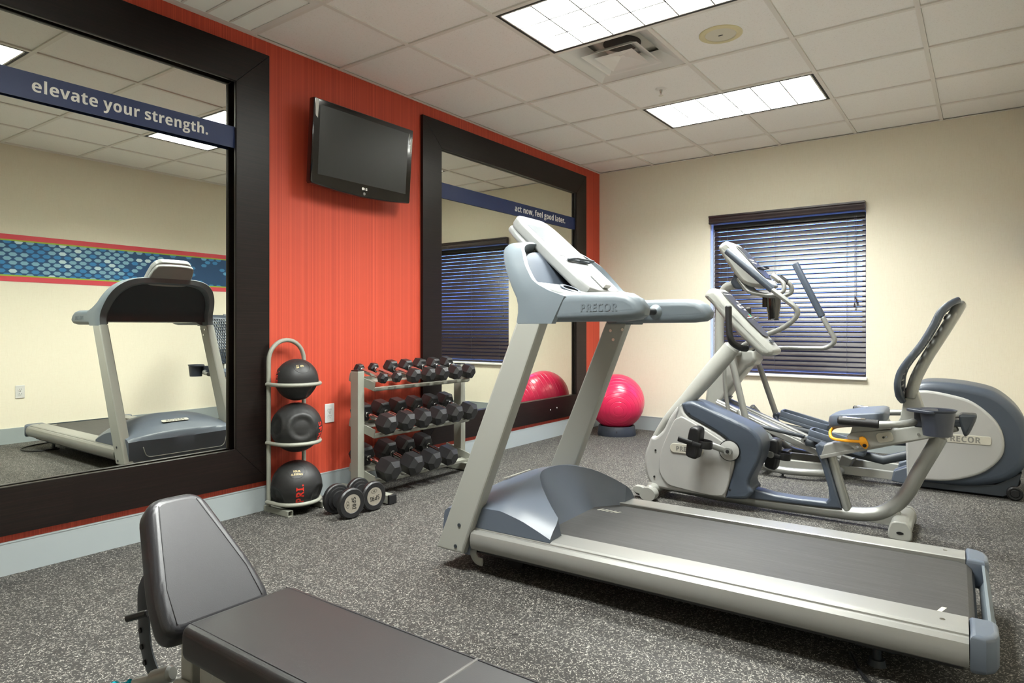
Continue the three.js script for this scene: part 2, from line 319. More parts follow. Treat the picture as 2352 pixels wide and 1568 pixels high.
// ---------- wall mirrors ----------
function wallMirror([z0, z1], label, words, width, zc, yc, lean = 0, gx = -0.004) {
  const g = thing('wall_mirror', label, 'mirror', [0, 0, 0]);
  const w = 0.205, y0 = 0.172, y1 = 2.602, x1 = 0.028, e = 0.0006;
  const rail = (pts) => { const p = turn(plate(outline(pts), 0.001, x1, 0.0025, 2, 0.4), 0, Math.PI / 2, 0); return p; };   // drawn in (-z, y)
  mesh('frame_rail', rail([[-z1, y0], [-z0, y0], [-z0 - w, y0 + w - e], [-z1 + w, y0 + w - e]]), M.frame, g);
  mesh('frame_rail', rail([[-z1, y1], [-z1 + w, y1 - w + e], [-z0 - w, y1 - w + e], [-z0, y1]]), M.frame, g);
  mesh('frame_stile', rail([[-z1, y0 + e], [-z1 + w - e, y0 + w], [-z1 + w - e, y1 - w], [-z1, y1 - e]]), M.frame, g);
  mesh('frame_stile', rail([[-z0, y0 + e], [-z0, y1 - e], [-z0 - w + e, y1 - w], [-z0 - w + e, y0 + w]]), M.frame, g);
  const zm = (z0 + z1) / 2, gl = mesh('mirror_glass', box(-0.003, 0.003, 0.24, 2.53, z0 - zm + 0.07, z1 - zm - 0.07), M.mirror, g); gl.position.set(gx, 0, zm); gl.rotation.y = lean;
  const s = mesh('banner', box(0.004, 0.009, 2.032, 2.148, z0 + w - 0.004, z1 - w + 0.004), M.navy, g); s.userData.label = 'navy strip with white lettering';
  mesh('lettering', turn(text(words, width, 0.0008), 0, Math.PI / 2, 0).translate(0.0091, yc, zc), M.letter, s);
  return g;
}
wallMirror(mirrors[1], 'large dark framed mirror reading elevate your strength', 'elevate your strength.', 0.79, 4.755, 2.088, 0.012, -0.015);
const smallMirror = wallMirror(mirrors[0], 'dark framed mirror reading act now, feel good later', 'act now, feel good later.', 0.845, 1.145, 2.088);
for (const [y, z] of [[0.270, 1.020], [0.279, 0.904]]) mesh('screw_cover', cyl(0.006, 0.006, 0.002, 12).rotateZ(Math.PI / 2).translate(0.029, y, z), M.white, smallMirror);
// ---------- border on the right wall ----------
{ const m = mesh('wall_border', box(W - 0.0025, W - 0.0005, 1.463, 1.888, 0, D), std(0xffffff, 0.6, { map: muralTex }), scene); m.userData = { label: 'blue hexagon border strip with red edges on the cream wall', category: 'wall border' }; }
// ---------- outlets ----------
function outlet(label, pos, ry) {
  const g = thing('wall_outlet', label, 'outlet', pos, ry);
  mesh('cover_plate', plate(rrect(0.072, 0.118, 0.005), 0.0005, 0.006, 0.002), M.white, g);
  for (const y of [0.02, -0.02]) { const s = mesh('socket', plate(rrect(0.034, 0.028, 0.012), 0.006, 0.008, 0.0006), M.white, g); s.position.y = y; mesh('slots', [box(-0.008, -0.006, -0.002, 0.008, 0.008, 0.0086), box(0.006, 0.008, -0.002, 0.008, 0.008, 0.0086), cyl(0.0022, 0.0022, 0.0006, 8).rotateX(Math.PI / 2).translate(0, -0.008, 0.0083)], M.black, s); }
  mesh('screw', cyl(0.003, 0.003, 0.001, 10).rotateX(Math.PI / 2).translate(0, 0, 0.0065), M.chrome, g);
}
outlet('white duplex outlet on the red wall beside the medicine balls', [0, 0.507, 3.562], Math.PI / 2);
outlet('white outlet on the cream border wall, seen in the mirror', [W, 0.463, 3.95], -Math.PI / 2);

// ---------- ceiling fittings ----------
const lampLabel = ['bright ceiling light panel nearest the window wall', 'bright ceiling light panel beside the square air diffuser', 'bright ceiling light panel seen at the left edge of the large mirror'];
lampCells.forEach(([i, j], k) => {
  const x0 = GX[i] + 0.014, x1 = GX[i + 2] - 0.014, z0 = GZ[j] + 0.014, z1 = GZ[j + 1] - 0.014, cx = (x0 + x1) / 2, cz = (z0 + z1) / 2, w = x1 - x0, d = z1 - z0;
  const g = thing('ceiling_light', lampLabel[k], 'ceiling light', [cx, H, cz], 0, 'fluorescent ceiling panels');
  const a = w / 2, b = d / 2;
  mesh('housing', [box(-a, a, 0.115, 0.12, -b, b), box(-a, -a + 0.004, 0, 0.115, -b, b), box(a - 0.004, a, 0, 0.115, -b, b), box(-a, a, 0, 0.115, -b, -b + 0.004), box(-a, a, 0, 0.115, b - 0.004, b)], M.black, g);
  mesh('shadow_gap', [box(-a + 0.004, -a + 0.015, 0, 0.02, -b + 0.004, b - 0.004), box(a - 0.015, a - 0.004, 0, 0.02, -b + 0.004, b - 0.004), box(-a + 0.015, a - 0.015, 0, 0.02, -b + 0.004, -b + 0.015), box(-a + 0.015, a - 0.015, 0, 0.02, b - 0.015, b - 0.004)], M.black, g);
  mesh('door_frame', [box(-a + 0.014, -a + 0.024, 0.0, 0.09, -b + 0.014, b - 0.014), box(a - 0.024, a - 0.014, 0.0, 0.09, -b + 0.014, b - 0.014), box(-a + 0.014, a - 0.014, 0.0, 0.09, -b + 0.014, -b + 0.024), box(-a + 0.014, a - 0.014, 0.0, 0.09, b - 0.024, b - 0.014)], M.whiteMetal, g);
  mesh('lamp_panel', box(-a + 0.016, a - 0.016, 0.092, 0.097, -b + 0.016, b - 0.016), M.glow, g);
  for (let q = 1; q < 3; q++) { const z = -b + 0.02 + (d - 0.04) * q / 3; mesh('louver_blade', box(-a + 0.022, a - 0.022, 0.002, 0.085, z - 0.0025, z + 0.0025), M.louver, g); }
  for (let q = 1; q < 6; q++) { const x = -a + 0.02 + (w - 0.04) * q / 6; mesh('louver_blade', box(x - 0.0025, x + 0.0025, 0.002, 0.085, -b + 0.022, b - 0.022), M.louver, g); }
  mesh('louver_edge', [...[1, 2].map((q) => { const z = -b + 0.02 + (d - 0.04) * q / 3; return box(-a + 0.022, a - 0.022, 0, 0.002, z - 0.004, z + 0.004); }), ...[1, 2, 3, 4, 5].map((q) => { const x = -a + 0.02 + (w - 0.04) * q / 6; return box(x - 0.004, x + 0.004, 0, 0.0018, -b + 0.022, b - 0.022); })], M.louver, g);
  const L = new THREE.RectAreaLight(LAMP.color, LAMP.intensity, w - 0.06, d - 0.06); L.position.set(0, 0.0895, 0); L.rotation.x = -Math.PI / 2; L.castShadow = true; L.name = 'lamp_light'; g.add(L);
});
{ // square supply diffuser
  const x0 = GX[2] + 0.013, x1 = GX[3] - 0.013, z0 = GZ[4] + 0.013, z1 = GZ[5] - 0.013, s = (x1 - x0) / 2;
  const g = thing('air_diffuser', 'square white stepped air diffuser in the ceiling', 'vent', [(x0 + x1) / 2, H, (z0 + z1) / 2]);
  const cone = (r0, y0, r1, y1, t) => { const P = [[r0, y0], [r1, y1], [r1 - t, y1 + 0.001], [r0 - t, y0 + 0.003]]; return smooth(new THREE.LatheGeometry([...P, P[0]].map(([a, b]) => new THREE.Vector2(a * Math.SQRT2, b)), 4, Math.PI / 4), 0.3); };
  mesh('back_pan', [cone(s, 0.004, s - 0.12, 0.075, 0.004), box(-s, s, 0.1, 0.104, -s, s)], M.whiteMetal, g);
  mesh('outer_cone', cone(0.185, -0.004, 0.10, 0.05, 0.012), M.whiteMetal, g);
  mesh('inner_cone', cone(0.125, -0.006, 0.03, 0.03, 0.012), M.whiteMetal, g);
  mesh('center_plate', [cone(0.118, -0.004, 0.012, 0.022, 0.008), box(-0.014, 0.014, 0.018, 0.024, -0.014, 0.014)], M.whiteMetal, g);
  mesh('duct_opening', cyl(0.115, 0.115, 0.004, 32).translate(0, 0.097, 0), M.black, g);
}
{ // return air grille
  const x0 = GX[0] + 0.02, x1 = GX[1] - 0.013, z0 = GZ[7] + 0.013, z1 = GZ[8] - 0.013, g = thing('return_air_grille', 'long white louvred return grille beside the red wall', 'vent', [0, H, 0]);
  mesh('grille_frame', [box(x0, x1, -0.004, 0.012, z0, z0 + 0.03), box(x0, x1, -0.004, 0.012, z1 - 0.03, z1), box(x0, x0 + 0.03, -0.004, 0.012, z0 + 0.03, z1 - 0.03), box(x1 - 0.03, x1, -0.004, 0.012, z0 + 0.03, z1 - 0.03)], M.whiteMetal, g);
  const n = 4, dz = (z1 - z0 - 0.06) / n;
  for (let k = 0; k < n; k++) {
    const a = z0 + 0.03 + k * dz, sl = []; for (let q = 0; q < 40; q++) { const x = x0 + 0.034 + q * (x1 - x0 - 0.068) / 40; sl.push(turn(box(-0.0065, 0.0065, -0.0006, 0.0006, 0, dz - 0.016), 0, 0, 0.7).translate(x, 0.002, a)); }
    mesh('louver_panel', sl, M.whiteMetal, g).userData.kind = 'stuff';
    if (k) mesh('mullion', box(x0 + 0.03, x1 - 0.03, -0.003, 0.008, a - 0.014, a - 0.003), M.grid, g);
  }
  mesh('duct_box', box(x0, x1, 0.05, 0.06, z0, z1), M.plaster, g);
}
{ const g = thing('ceiling_speaker', 'round cream speaker cover in the ceiling', 'speaker', [2.141, H + 0.006, 2.545]);
  mesh('rim', lathe([[0.085, -0.006], [0.11, -0.008], [0.118, -0.004], [0.118, 0], [0.085, 0]], 40), M.speaker, g); mesh('grille', lathe([[0, -0.007], [0.084, -0.005], [0.084, 0], [0, 0]], 40), std(0xd9d5c2, 0.8), g);
  mesh('badge', box(-0.012, 0.012, -0.0085, -0.007, -0.004, 0.004), M.black, g); }
{ const g = thing('fire_sprinkler', 'small white fire sprinkler head in the ceiling', 'sprinkler', [1.529, H + 0.006, 1.945]);
  mesh('escutcheon', lathe([[0, -0.006], [0.03, -0.006], [0.04, 0], [0, 0]], 28), M.whiteMetal, g); mesh('sprinkler_body', lathe([[0, -0.03], [0.007, -0.03], [0.01, -0.018], [0.012, -0.006], [0, -0.006]], 16), M.chrome, g);
  mesh('deflector', [lathe([[0, -0.047], [0.016, -0.047], [0.016, -0.045], [0, -0.044]], 18), rod([0.009, -0.012, 0], [0.003, -0.045, 0], 0.002, 6), rod([-0.009, -0.012, 0], [-0.003, -0.045, 0], 0.002, 6)], M.chrome, g); }

// ---------- treadmill ----------
{
  const t = thing('treadmill', 'grey treadmill with wide running belt facing the red wall', 'treadmill', [2.3185, 0, 3.639], 1.83 * Math.PI / 180);
  mesh('deck_base', [box(-0.76, 0.97, 0.075, 0.105, -0.36, 0.36), box(-0.86, -0.5, 0.06, 0.17, -0.34, 0.34, 0.02), box(0.62, 0.86, 0.05, 0.11, -0.3, 0.3, 0.02)], M.black, t);
  const loop = outline([[-0.62, 0.19], [0.96, 0.19], [0.985, 0.185], [1.0, 0.172], [1.008, 0.15], [1.0, 0.128], [0.985, 0.115], [0.96, 0.11], [-0.62, 0.11]]);
  const belt = mesh('running_belt', plate(loop, -0.283, 0.283, 0.002, 1, 0.5), M.belt, t);
  for (let k = 0; k < 5; k++) mesh('belt_mark', plate(outline([[-0.44 + k * 0.022, 0], [-0.43 + k * 0.022, 0], [-0.415 + k * 0.022, 0.03], [-0.425 + k * 0.022, 0.03]]), 0, 0.0008).rotateX(-Math.PI / 2).translate(0, 0.1902, -0.15), M.label, belt);
  mesh('belt_mark', plate(outline([[0.902, 0], [0.915, 0], [0.93, 0.05], [0.917, 0.05]]), 0, 0.0008).rotateX(-Math.PI / 2).translate(0, 0.1902, 0.268), M.label, belt);
  // side rails: section in (z, y), run along x
  const sec = outline([[0.288, 0.178], [0.288, 0.2], [0.292, 0.203], [0.385, 0.203], [0.398, 0.201], [0.406, 0.196], [0.407, 0.191], [0.41, 0.191], [0.418, 0.19], [0.428, 0.178], [0.434, 0.155], [0.432, 0.13], [0.424, 0.112], [0.415, 0.106], [0.36, 0.104], [0.36, 0.178]]);
  const railG = turn(smooth(flat(sec, 1.722), 0.4), 0, Math.PI / 2, 0);                   // (x,y,z) -> (z, y, -x)
  for (const s of [1, -1]) { const g = (s < 0 ? railG.clone() : mirrorZ(railG)).translate(-0.74, 0, 0); const r = mesh('side_rail', g, M.alu, t);
    mesh('screw', cyl(0.007, 0.007, 0.002, 12).translate(0.92, 0.2035, s * 0.352), M.chrome, r);
    const cap = [[0.282, 0.984], [0.436, 0.984], [0.43, 1.02], [0.405, 1.043], [0.37, 1.052], [0.3, 1.052], [0.282, 1.04]];
    mesh('end_cap', plate(outline(cap.map(([z, x]) => [x, -z * s]), false), 0, 0.105, 0.014).rotateX(-Math.PI / 2).translate(0, 0.1, 0), M.slateMid, t); }
  mesh('rear_guard', [plate(outline([[1.022, 0.105], [1.036, 0.105], [1.05, 0.13], [1.05, 0.165], [1.038, 0.19], [1.03, 0.19], [1.04, 0.16], [1.035, 0.13]]), -0.29, 0.29, 0.002), box(1.046, 1.0515, 0.135, 0.165, 0.16, 0.24)], M.slateLight, t);
  // uprights
  const up = outline([[-0.925, 0.086], [-0.778, 0.084], [-0.387, 1.068], [-0.506, 1.068]]);
  for (const s of [1, -1]) {
    const u = mesh('upright', plate(up, s > 0 ? 0.372 : -0.436, s > 0 ? 0.436 : -0.372, 0.012, 3, 0.5), M.paint, t);
    for (const [x, y] of s > 0 ? [[-0.795, 0.205], [-0.815, 0.112]] : [[-0.475, 1.03], [-0.41, 1.035], [-0.46, 0.985]]) mesh('bolt', cyl(0.008, 0.008, 0.004, 12).rotateX(Math.PI / 2).translate(x, y, s > 0 ? 0.437 : -0.371), s > 0 ? M.slateDark : M.chrome, u);
    mesh('transport_hook', sweep(spline([[-0.765, 0.11, s * 0.37], [-0.77, 0.07, s * 0.37], [-0.75, 0.045, s * 0.37], [-0.72, 0.042, s * 0.37]], 12), 0.006, 0.018, 10), M.paint, t);
  }
  // motor cover: top, scooped rear face and cheeks
  {
    const rows = [], bowl = [], N = 32;
    const S = [[-0.915, 0.075], [-0.908, 0.235], [-0.885, 0.258], [-0.8, 0.27], [-0.7, 0.285], [-0.6, 0.287], [-0.5, 0.264], [-0.43, 0.238], [-0.365, 0.212]], A = [[-0.915, 0], [-0.88, 0.03], [-0.8, 0.062], [-0.7, 0.088], [-0.62, 0.106], [-0.5, 0.128], [-0.365, 0.15]];
    for (let i = 0; i <= N; i++) {
      const q = -1 + 2 * i / N, z = 0.405 * q, k = Math.max(0, 1 - (q / 0.82) ** 2), kk = Math.pow(Math.max(0, 1 - q * q), 0.8), xc = -0.365 - 0.25 * Math.pow(k, 0.9), row = [];
      const at = (x) => table(S, x) + table(A, x) * kk;
      for (let m = 0; m <= 30; m++) { const u = m / 30, x = -0.915 + (xc + 0.915) * Math.pow(u, 1.4); row.push([x, at(x), z]); }
      rows.push(row);
      const bx = -0.365 - 0.104 * Math.min(1, k * 1.6), yc = at(xc), br = [];
      for (let m = 0; m <= 14; m++) { const u = m / 14; br.push([xc + (bx - xc) * u, yc + (0.188 - yc) * Math.pow(u, 0.85), z * (1 - 0.08 * u * (k > 0 ? 1 : 0))]); }
      bowl.push(br);
    }
    const cheek = [0, N].map((i) => { const r = rows[i]; return gridGeo([r.map(([x, y, z]) => [x, y, z]), r.map(([x, y, z]) => [x, Math.min(y, x < -0.75 ? 0.075 : 0.199), z])]); });
    mesh('motor_cover', [gridGeo(rows, 0.45), gridGeo(bowl, 0.6), ...cheek], M.slateMid, t).material.side = THREE.DoubleSide;
    mesh('cover_rib', sweep(fillet([[-0.913, 0.2, -0.31], [-0.916, 0.125, -0.29], [-0.916, 0.125, 0.29], [-0.913, 0.2, 0.31]], 0.04), 0.003, 0.003, 8), M.paint, t);
    const pl = mesh('name_plate', plate(rrect(0.2, 0.034, 0.012), 0, 0.003, 0.001).rotateX(-Math.PI / 2).rotateY(-Math.PI / 2), M.label, t); pl.position.set(-0.775, 0.3475, 0.02); pl.rotation.z = 0.39;
    mesh('lettering', text('PRECOR', 0.14, 0.0008).rotateX(-Math.PI / 2).rotateY(-Math.PI / 2).translate(0, 0.003, 0), M.ink, pl);
  }
  // console: arched shell
  const XF = [[1.06, -0.507], [1.12, -0.497], [1.16, -0.505], [1.21, -0.535], [1.28, -0.575], [1.33, -0.605], [1.38, -0.64], [1.43, -0.675]];
  const XR = [[1.06, -0.328], [1.172, -0.27], [1.182, -0.325], [1.203, -0.379], [1.237, -0.428], [1.30, -0.476], [1.35, -0.508], [1.39, -0.55], [1.43, -0.59]];
  const arch = (th, dz = 0, dy = 0) => { const c = Math.cos(th), s = Math.sin(th); return [1.06 + (0.365 - dy) * Math.pow(Math.max(s, 0), 0.76), (0.436 - dz) * Math.sign(c) * Math.pow(Math.abs(c), 0.46)]; };
  {
    const rows = [], N = 48;
    for (let i = 0; i <= N; i++) {
      const th = Math.PI * i / N, [y, z] = arch(th), [yi, zi] = arch(th, 0.062, 0.05), f = table(XF, y), r = table(XR, y), fi = table(XF, y) + 0.02;
      const ri = r - 0.03, L = (a, b, k) => a + (b - a) * k;
      const P = [[f, L(y, yi, 0.1), L(z, zi, 0.1)], [f + 0.012, y, z], [L(f, r, 0.5), y, z], [r - 0.012, y, z], [r, L(y, yi, 0.18), L(z, zi, 0.18)], [L(r, ri, 0.5), L(y, yi, 0.6), L(z, zi, 0.6)], [ri, yi, zi], [L(ri, fi, 0.5), yi, zi], [fi, yi, zi], [f, L(y, yi, 0.8), L(z, zi, 0.8)], [f, L(y, yi, 0.1), L(z, zi, 0.1)]];
      rows.push(P);
    }
    const cap = (r) => { const g = new THREE.BufferGeometry(), pos = []; for (let k = 1; k < r.length - 2; k++) pos.push(...r[0], ...r[k], ...r[k + 1]); g.setAttribute('position', new THREE.Float32BufferAttribute(pos, 3)); g.computeVertexNormals(); return g; };
    const sh = mesh('console_shell', [gridGeo(rows, 0.75), cap(rows[0]), cap(rows[N])], M.slateLight, t); sh.material.side = THREE.DoubleSide;
    // faceplate closing the arch, front and back
    const face = (off, lift) => { const R = []; for (let i = 0; i <= 24; i++) { const th = Math.PI / 2 * i / 24, [yi, zi] = arch(th, 0.055, 0.045); const yy = Math.max(yi, lift), x = table(XF, yy) + off; const row = []; for (let k = 0; k <= 8; k++) row.push([x + 0.02 * (1 - (k / 4 - 1) ** 2) * (off > 0.05 ? 1 : 0), yy, zi * (1 - k / 4)]); R.push(row); } return gridGeo(R, 0.6); };
    mesh('front_panel', face(0.03, 1.09), M.slateDark, t).material.side = THREE.DoubleSide;
    mesh('console_bowl', face(0.06, 1.09), M.slateMid, t);
    mesh('lower_tray', [plate(outline([[-0.445, 1.09], [-0.285, 1.085], [-0.275, 1.15], [-0.29, 1.178], [-0.36, 1.2], [-0.455, 1.23], [-0.46, 1.2]]), -0.372, 0.372, 0.01)], M.pale, t);
    mesh('cup_holder', lathe([[0.03, 0.004], [0.042, 0.004], [0.042, 0], [0.03, -0.01], [0.0, -0.012]], 24).scale(1, 1, 1.4).rotateZ(-0.45).translate(-0.36, 1.203, 0.25), M.slateMid, t);
    mesh('cup_holder', lathe([[0.03, 0.004], [0.042, 0.004], [0.042, 0], [0.03, -0.01], [0.0, -0.012]], 24).scale(1, 1, 1.4).rotateZ(-0.45).translate(-0.36, 1.203, -0.25), M.slateMid, t);
  }
  // display head, a thick rounded slab leaning over the tray
  {
        const p = mesh('display_head', plate(outline([[-0.145, -0.26], [0.145, -0.26], [0.155, 0.1], [0.15, 0.2], [0.13, 0.245], [0.09, 0.268], [-0.09, 0.268], [-0.13, 0.245], [-0.15, 0.2], [-0.155, 0.1]], true, 72, 0.25), -0.03, 0.022, 0.014, 4), M.pale, t);
    p.position.set(-0.53, 1.372, 0); p.rotation.order = 'YXZ'; p.rotation.set(-0.84, Math.PI / 2, 0);
    mesh('display_window', plate(rrect(0.25, 0.2, 0.012), 0.022, 0.0228).translate(0, 0.09, 0), std(0x5f6366, 0.3), p);
    mesh('key_area', plate(rrect(0.25, 0.2, 0.012), 0.022, 0.0226).translate(0, -0.12, 0), std(0x7f8283, 0.4), p);
    for (let k = 0; k < 12; k++) mesh('button', plate(rrect(0.018, 0.012, 0.004), 0.0226, 0.0245, 0.0006).translate(-0.1 + (k % 4) * 0.022 + (k > 5 ? 0.1 : 0), -0.045 - Math.floor((k % 6) / 2) * 0.018 + 0.01, 0), M.pale, p);
    const r = mesh('reading_rack', [rod([-0.1, -0.075, 0.03], [0.1, -0.075, 0.03], 0.006), pipe([[-0.1, -0.075, 0.03], [-0.085, -0.098, 0.055], [0.085, -0.098, 0.055], [0.1, -0.075, 0.03]], 0.005, 0.01), rod([0, -0.075, 0.03], [0, -0.098, 0.055], 0.005)], M.slateDark, p);
    mesh('stop_switch', plate(outline([[-0.03, -0.26], [0.03, -0.26], [0.022, -0.17], [-0.022, -0.17]]), 0.0226, 0.045, 0.006), M.white, p);
    mesh('head_back', plate(outline([[-0.145, 0.06], [0.145, 0.06], [0.13, 0.25], [-0.13, 0.25]], true, 40, 0.3), -0.06, -0.029, 0.01), M.pale, p);
  }
  // handrails
  const armS = outline([[-0.40, 1.178], [-0.08, 1.178], [-0.03, 1.172], [0.01, 1.15], [0.034, 1.115], [0.03, 1.09], [0.005, 1.074], [-0.05, 1.068], [-0.44, 1.066]]);
  for (const s of [1, -1]) {
    const a = mesh('handrail', plate(armS, s > 0 ? 0.335 : -0.431, s > 0 ? 0.431 : -0.335, 0.034, 7, 0.8), M.slateLight, t);
    if (s > 0) mesh('lettering', text('PRECOR', 0.15, 0.002).translate(-0.14, 1.12, 0.4305), std(0x575f65, 0.5), a);
  }
  mesh('grip_bar', rod([-0.225, 1.12, -0.36], [-0.225, 1.12, 0.36], 0.017), M.black, t);
  for (const s of [1, -1]) mesh('grip_collar', sweep([V(-0.225, 1.12, s * 0.345), V(-0.225, 1.12, s * 0.31)], (q) => 0.034 - 0.012 * q, (q) => 0.034 - 0.012 * q, 18), M.slateLight, t);
  for (const s of [1, -1]) mesh('leveling_foot', [cyl(0.012, 0.012, 0.05, 12).translate(0.75, 0.045, s * 0.3), cyl(0.022, 0.026, 0.02, 16).translate(0.75, 0.01, s * 0.3), box(0.69, 0.81, 0.06, 0.1, s * 0.3 - 0.04, s * 0.3 + 0.04, 0.01)], M.slateDark, t);
  for (const s of [1, -1]) mesh('transport_wheel', cyl(0.036, 0.036, 0.03, 20).rotateX(Math.PI / 2).translate(-0.62, 0.036, s * 0.25), M.black, t);
  const c = mesh('power_cord', sweep(spline([[3.0, 0.012, 3.9], [3.08, 0.006, 4.06], [3.2, 0.006, 4.10], [3.33, 0.006, 4.06], [3.42, 0.006, 3.94], [3.5, 0.006, 3.7], [3.6, 0.006, 3.55]], 40), 0.0055, 0.0055, 8), M.black, scene);
  c.userData = { label: 'black power cord curling out under the treadmill rear', category: 'cord' };
}

// ---------- recumbent bike ----------
{
  const b = thing('recumbent_bike', 'grey recumbent exercise bike between the treadmill and the elliptical', 'exercise bike', [2.30, 0, 2.345], 1.1 * Math.PI / 180);
  const inner = [[-0.168, 0.06], [-0.142, 0.151], [-0.113, 0.274], [-0.12, 0.34], [-0.151, 0.389], [-0.204, 0.427], [-0.302, 0.477], [-0.382, 0.515], [-0.408, 0.538], [-0.423, 0.567], [-0.426, 0.589]];
  const grey = [[-0.454, 0.57], [-0.475, 0.543], [-0.507, 0.495], [-0.544, 0.421], [-0.598, 0.372], [-0.619, 0.373], [-0.641, 0.325], [-0.66, 0.271], [-0.666, 0.224], [-0.663, 0.178], [-0.649, 0.128], [-0.63, 0.089], [-0.598, 0.064], [-0.522, 0.057]];
  mesh('side_cover', plate(outline([...soften(inner), ...soften(grey)]), -0.1, 0.1, 0.018, 4, 0.6), M.panelGrey, b);
  mesh('raised_panel', plate(outline([[-0.18, 0.075], [-0.13, 0.28], [-0.16, 0.375], [-0.40, 0.505], [-0.444, 0.505], [-0.475, 0.48], [-0.538, 0.34], [-0.565, 0.246], [-0.565, 0.169], [-0.533, 0.115], [-0.475, 0.085]], true, 80, 0.35), 0.09, 0.107, 0.007, 4, 0.6), M.panelGrey, b);
  const dark = [[-0.403, 0.601], [-0.362, 0.605], [-0.302, 0.587], [-0.228, 0.557], [-0.132, 0.521], [-0.062, 0.494], [-0.016, 0.47], [0.02, 0.434], [0.036, 0.394], [0.036, 0.35], [0.018, 0.284], [-0.012, 0.219], [-0.03, 0.175], [-0.03, 0.147], [-0.014, 0.122], [-0.044, 0.076], [-0.1, 0.064]];
  mesh('top_cover', plate(outline([...soften(dark), ...soften(inner)].reverse()), -0.104, 0.104, 0.02, 4, 0.7), M.slate, b);
  const pl = mesh('name_plate', plate(rrect(0.205, 0.056, 0.027), 0.104, 0.111, 0.002).translate(-0.392, 0.322, 0), M.label, b);
  mesh('lettering', text('PRECOR', 0.14, 0.001).translate(-0.385, 0.322, 0.111), M.ink, pl);
  for (const [x, y] of [[-0.59, 0.294], [-0.598, 0.131], [-0.378, 0.534], [-0.139, 0.114]]) mesh('screw', cyl(0.006, 0.006, 0.004, 10).rotateX(Math.PI / 2).translate(x, y, 0.1025), M.black, b);
  for (const s of [1, -1]) {
    const z = s * 0.11, dir = s > 0 ? [-0.17, 0.045] : [0.17, -0.045], ax = [-0.14, 0.34];
    mesh('crank_disc', [lathe([[0.0, 0.012], [0.03, 0.012], [0.048, 0.006], [0.056, 0.004], [0.056, -0.02], [0, -0.02]], 36).rotateX(s * Math.PI / 2).translate(ax[0], ax[1], z)], M.panelGrey, b);
    mesh('disc_gap', lathe([[0.055, 0.002], [0.06, 0.003], [0.062, -0.01], [0.055, -0.01]], 36).rotateX(s * Math.PI / 2).translate(ax[0], ax[1], z), M.black, b);
    const cr = mesh('crank_arm', [sweep([V(ax[0], ax[1], z + s * 0.024), V(ax[0] + dir[0], ax[1] + dir[1], z + s * 0.03)], 0.008, 0.019, 12), cyl(0.022, 0.022, 0.02, 18).rotateX(Math.PI / 2).translate(ax[0], ax[1], z + s * 0.024), cyl(0.018, 0.018, 0.02, 18).rotateX(Math.PI / 2).translate(ax[0] + dir[0], ax[1] + dir[1], z + s * 0.03)], M.silver, b);
    mesh('crank_bolt', cyl(0.01, 0.01, 0.01, 12).rotateX(Math.PI / 2).translate(ax[0], ax[1], z + s * 0.033), M.black, cr);
    const px = ax[0] + dir[0], py = ax[1] + dir[1], pz = z + s * 0.085;
    const pd = mesh('pedal', plate(outline([[-0.022, -0.085], [0.018, -0.09], [0.034, -0.07], [0.036, 0.06], [0.024, 0.088], [-0.006, 0.092], [-0.03, 0.07], [-0.036, -0.06]], true, 40, 0.4), -0.048, 0.048, 0.014, 3), M.black, b);
    pd.position.set(px, py, pz); pd.rotation.z = -0.12;
    mesh('pedal_strap', [smooth(new THREE.TorusGeometry(0.042, 0.0035, 6, 30).scale(1, 1.0, 7), 0.8).rotateX(Math.PI / 2).translate(0.055, 0.0, 0), sweep([V(-0.03, 0, 0.05), V(0.05, -0.005, 0.047)], 0.004, 0.014, 8), sweep([V(-0.085, 0.008, 0.052), V(0.0, 0, 0.052)], 0.006, 0.015, 8)].map((g) => g), M.black, pd);
  }
  // frame
  mesh('main_tube', sweep(spline([[-0.62, 0.075, 0], [-0.3, 0.055, 0], [-0.056, 0.05, 0], [0.201, 0.05, 0], [0.381, 0.052, 0], [0.523, 0.058, 0], [0.605, 0.078, 0], [0.68, 0.135, 0], [0.732, 0.212, 0], [0.784, 0.327, 0], [0.839, 0.441, 0], [0.87, 0.51, 0]], 60), 0.036, 0.036, 20), M.silver, b);
  mesh('lower_cover', [plate(outline([[-0.026, 0.125], [0.087, 0.107], [0.211, 0.103], [0.33, 0.108], [0.355, 0.108], [0.37, 0.127], [0.365, 0.189], [0.33, 0.312], [0.304, 0.38], [0.301, 0.405], [0.319, 0.42], [0.348, 0.41], [0.352, 0.346], [0.36, 0.334], [0.431, 0.082], [0.36, 0.075], [-0.056, 0.066]]), -0.048, 0.048, 0.012, 3, 0.6)], M.slate, b);
  mesh('seat_post', sweep([V(0.372, 0.36, 0), V(0.455, 0.068, 0)], 0.036, 0.024, 18), M.silver, b);
  const rail = outline([[0.33, 0.357], [0.333, 0.341], [0.914, 0.528], [0.914, 0.568], [0.455, 0.452], [0.348, 0.412]]);
  mesh('seat_rail', [plate(rail, -0.05, 0.05, 0.006, 2), plate(outline([[0.325, 0.355], [0.333, 0.338], [0.914, 0.525], [0.914, 0.545]]), -0.062, 0.062, 0.003, 2)], M.alu, b);
  const car = mesh('seat_carriage', plate(outline([[0.459, 0.474], [0.482, 0.498], [0.665, 0.527], [0.767, 0.553], [0.85, 0.56], [0.842, 0.505], [0.498, 0.407], [0.474, 0.424]]), -0.075, 0.075, 0.006, 2), M.paint, b);
  const ap = mesh('angle_plate', plate(rrect(0.075, 0.05, 0.016), 0, 0.004, 0.001), M.label, car); ap.position.set(0.634, 0.487, 0.075); ap.rotation.z = 0.27;
  for (const x of [-0.006, 0.008]) mesh('screw', cyl(0.0055, 0.0055, 0.004, 10).rotateX(Math.PI / 2).translate(x, 0, 0.005), x < 0 ? M.black : M.chrome, ap);
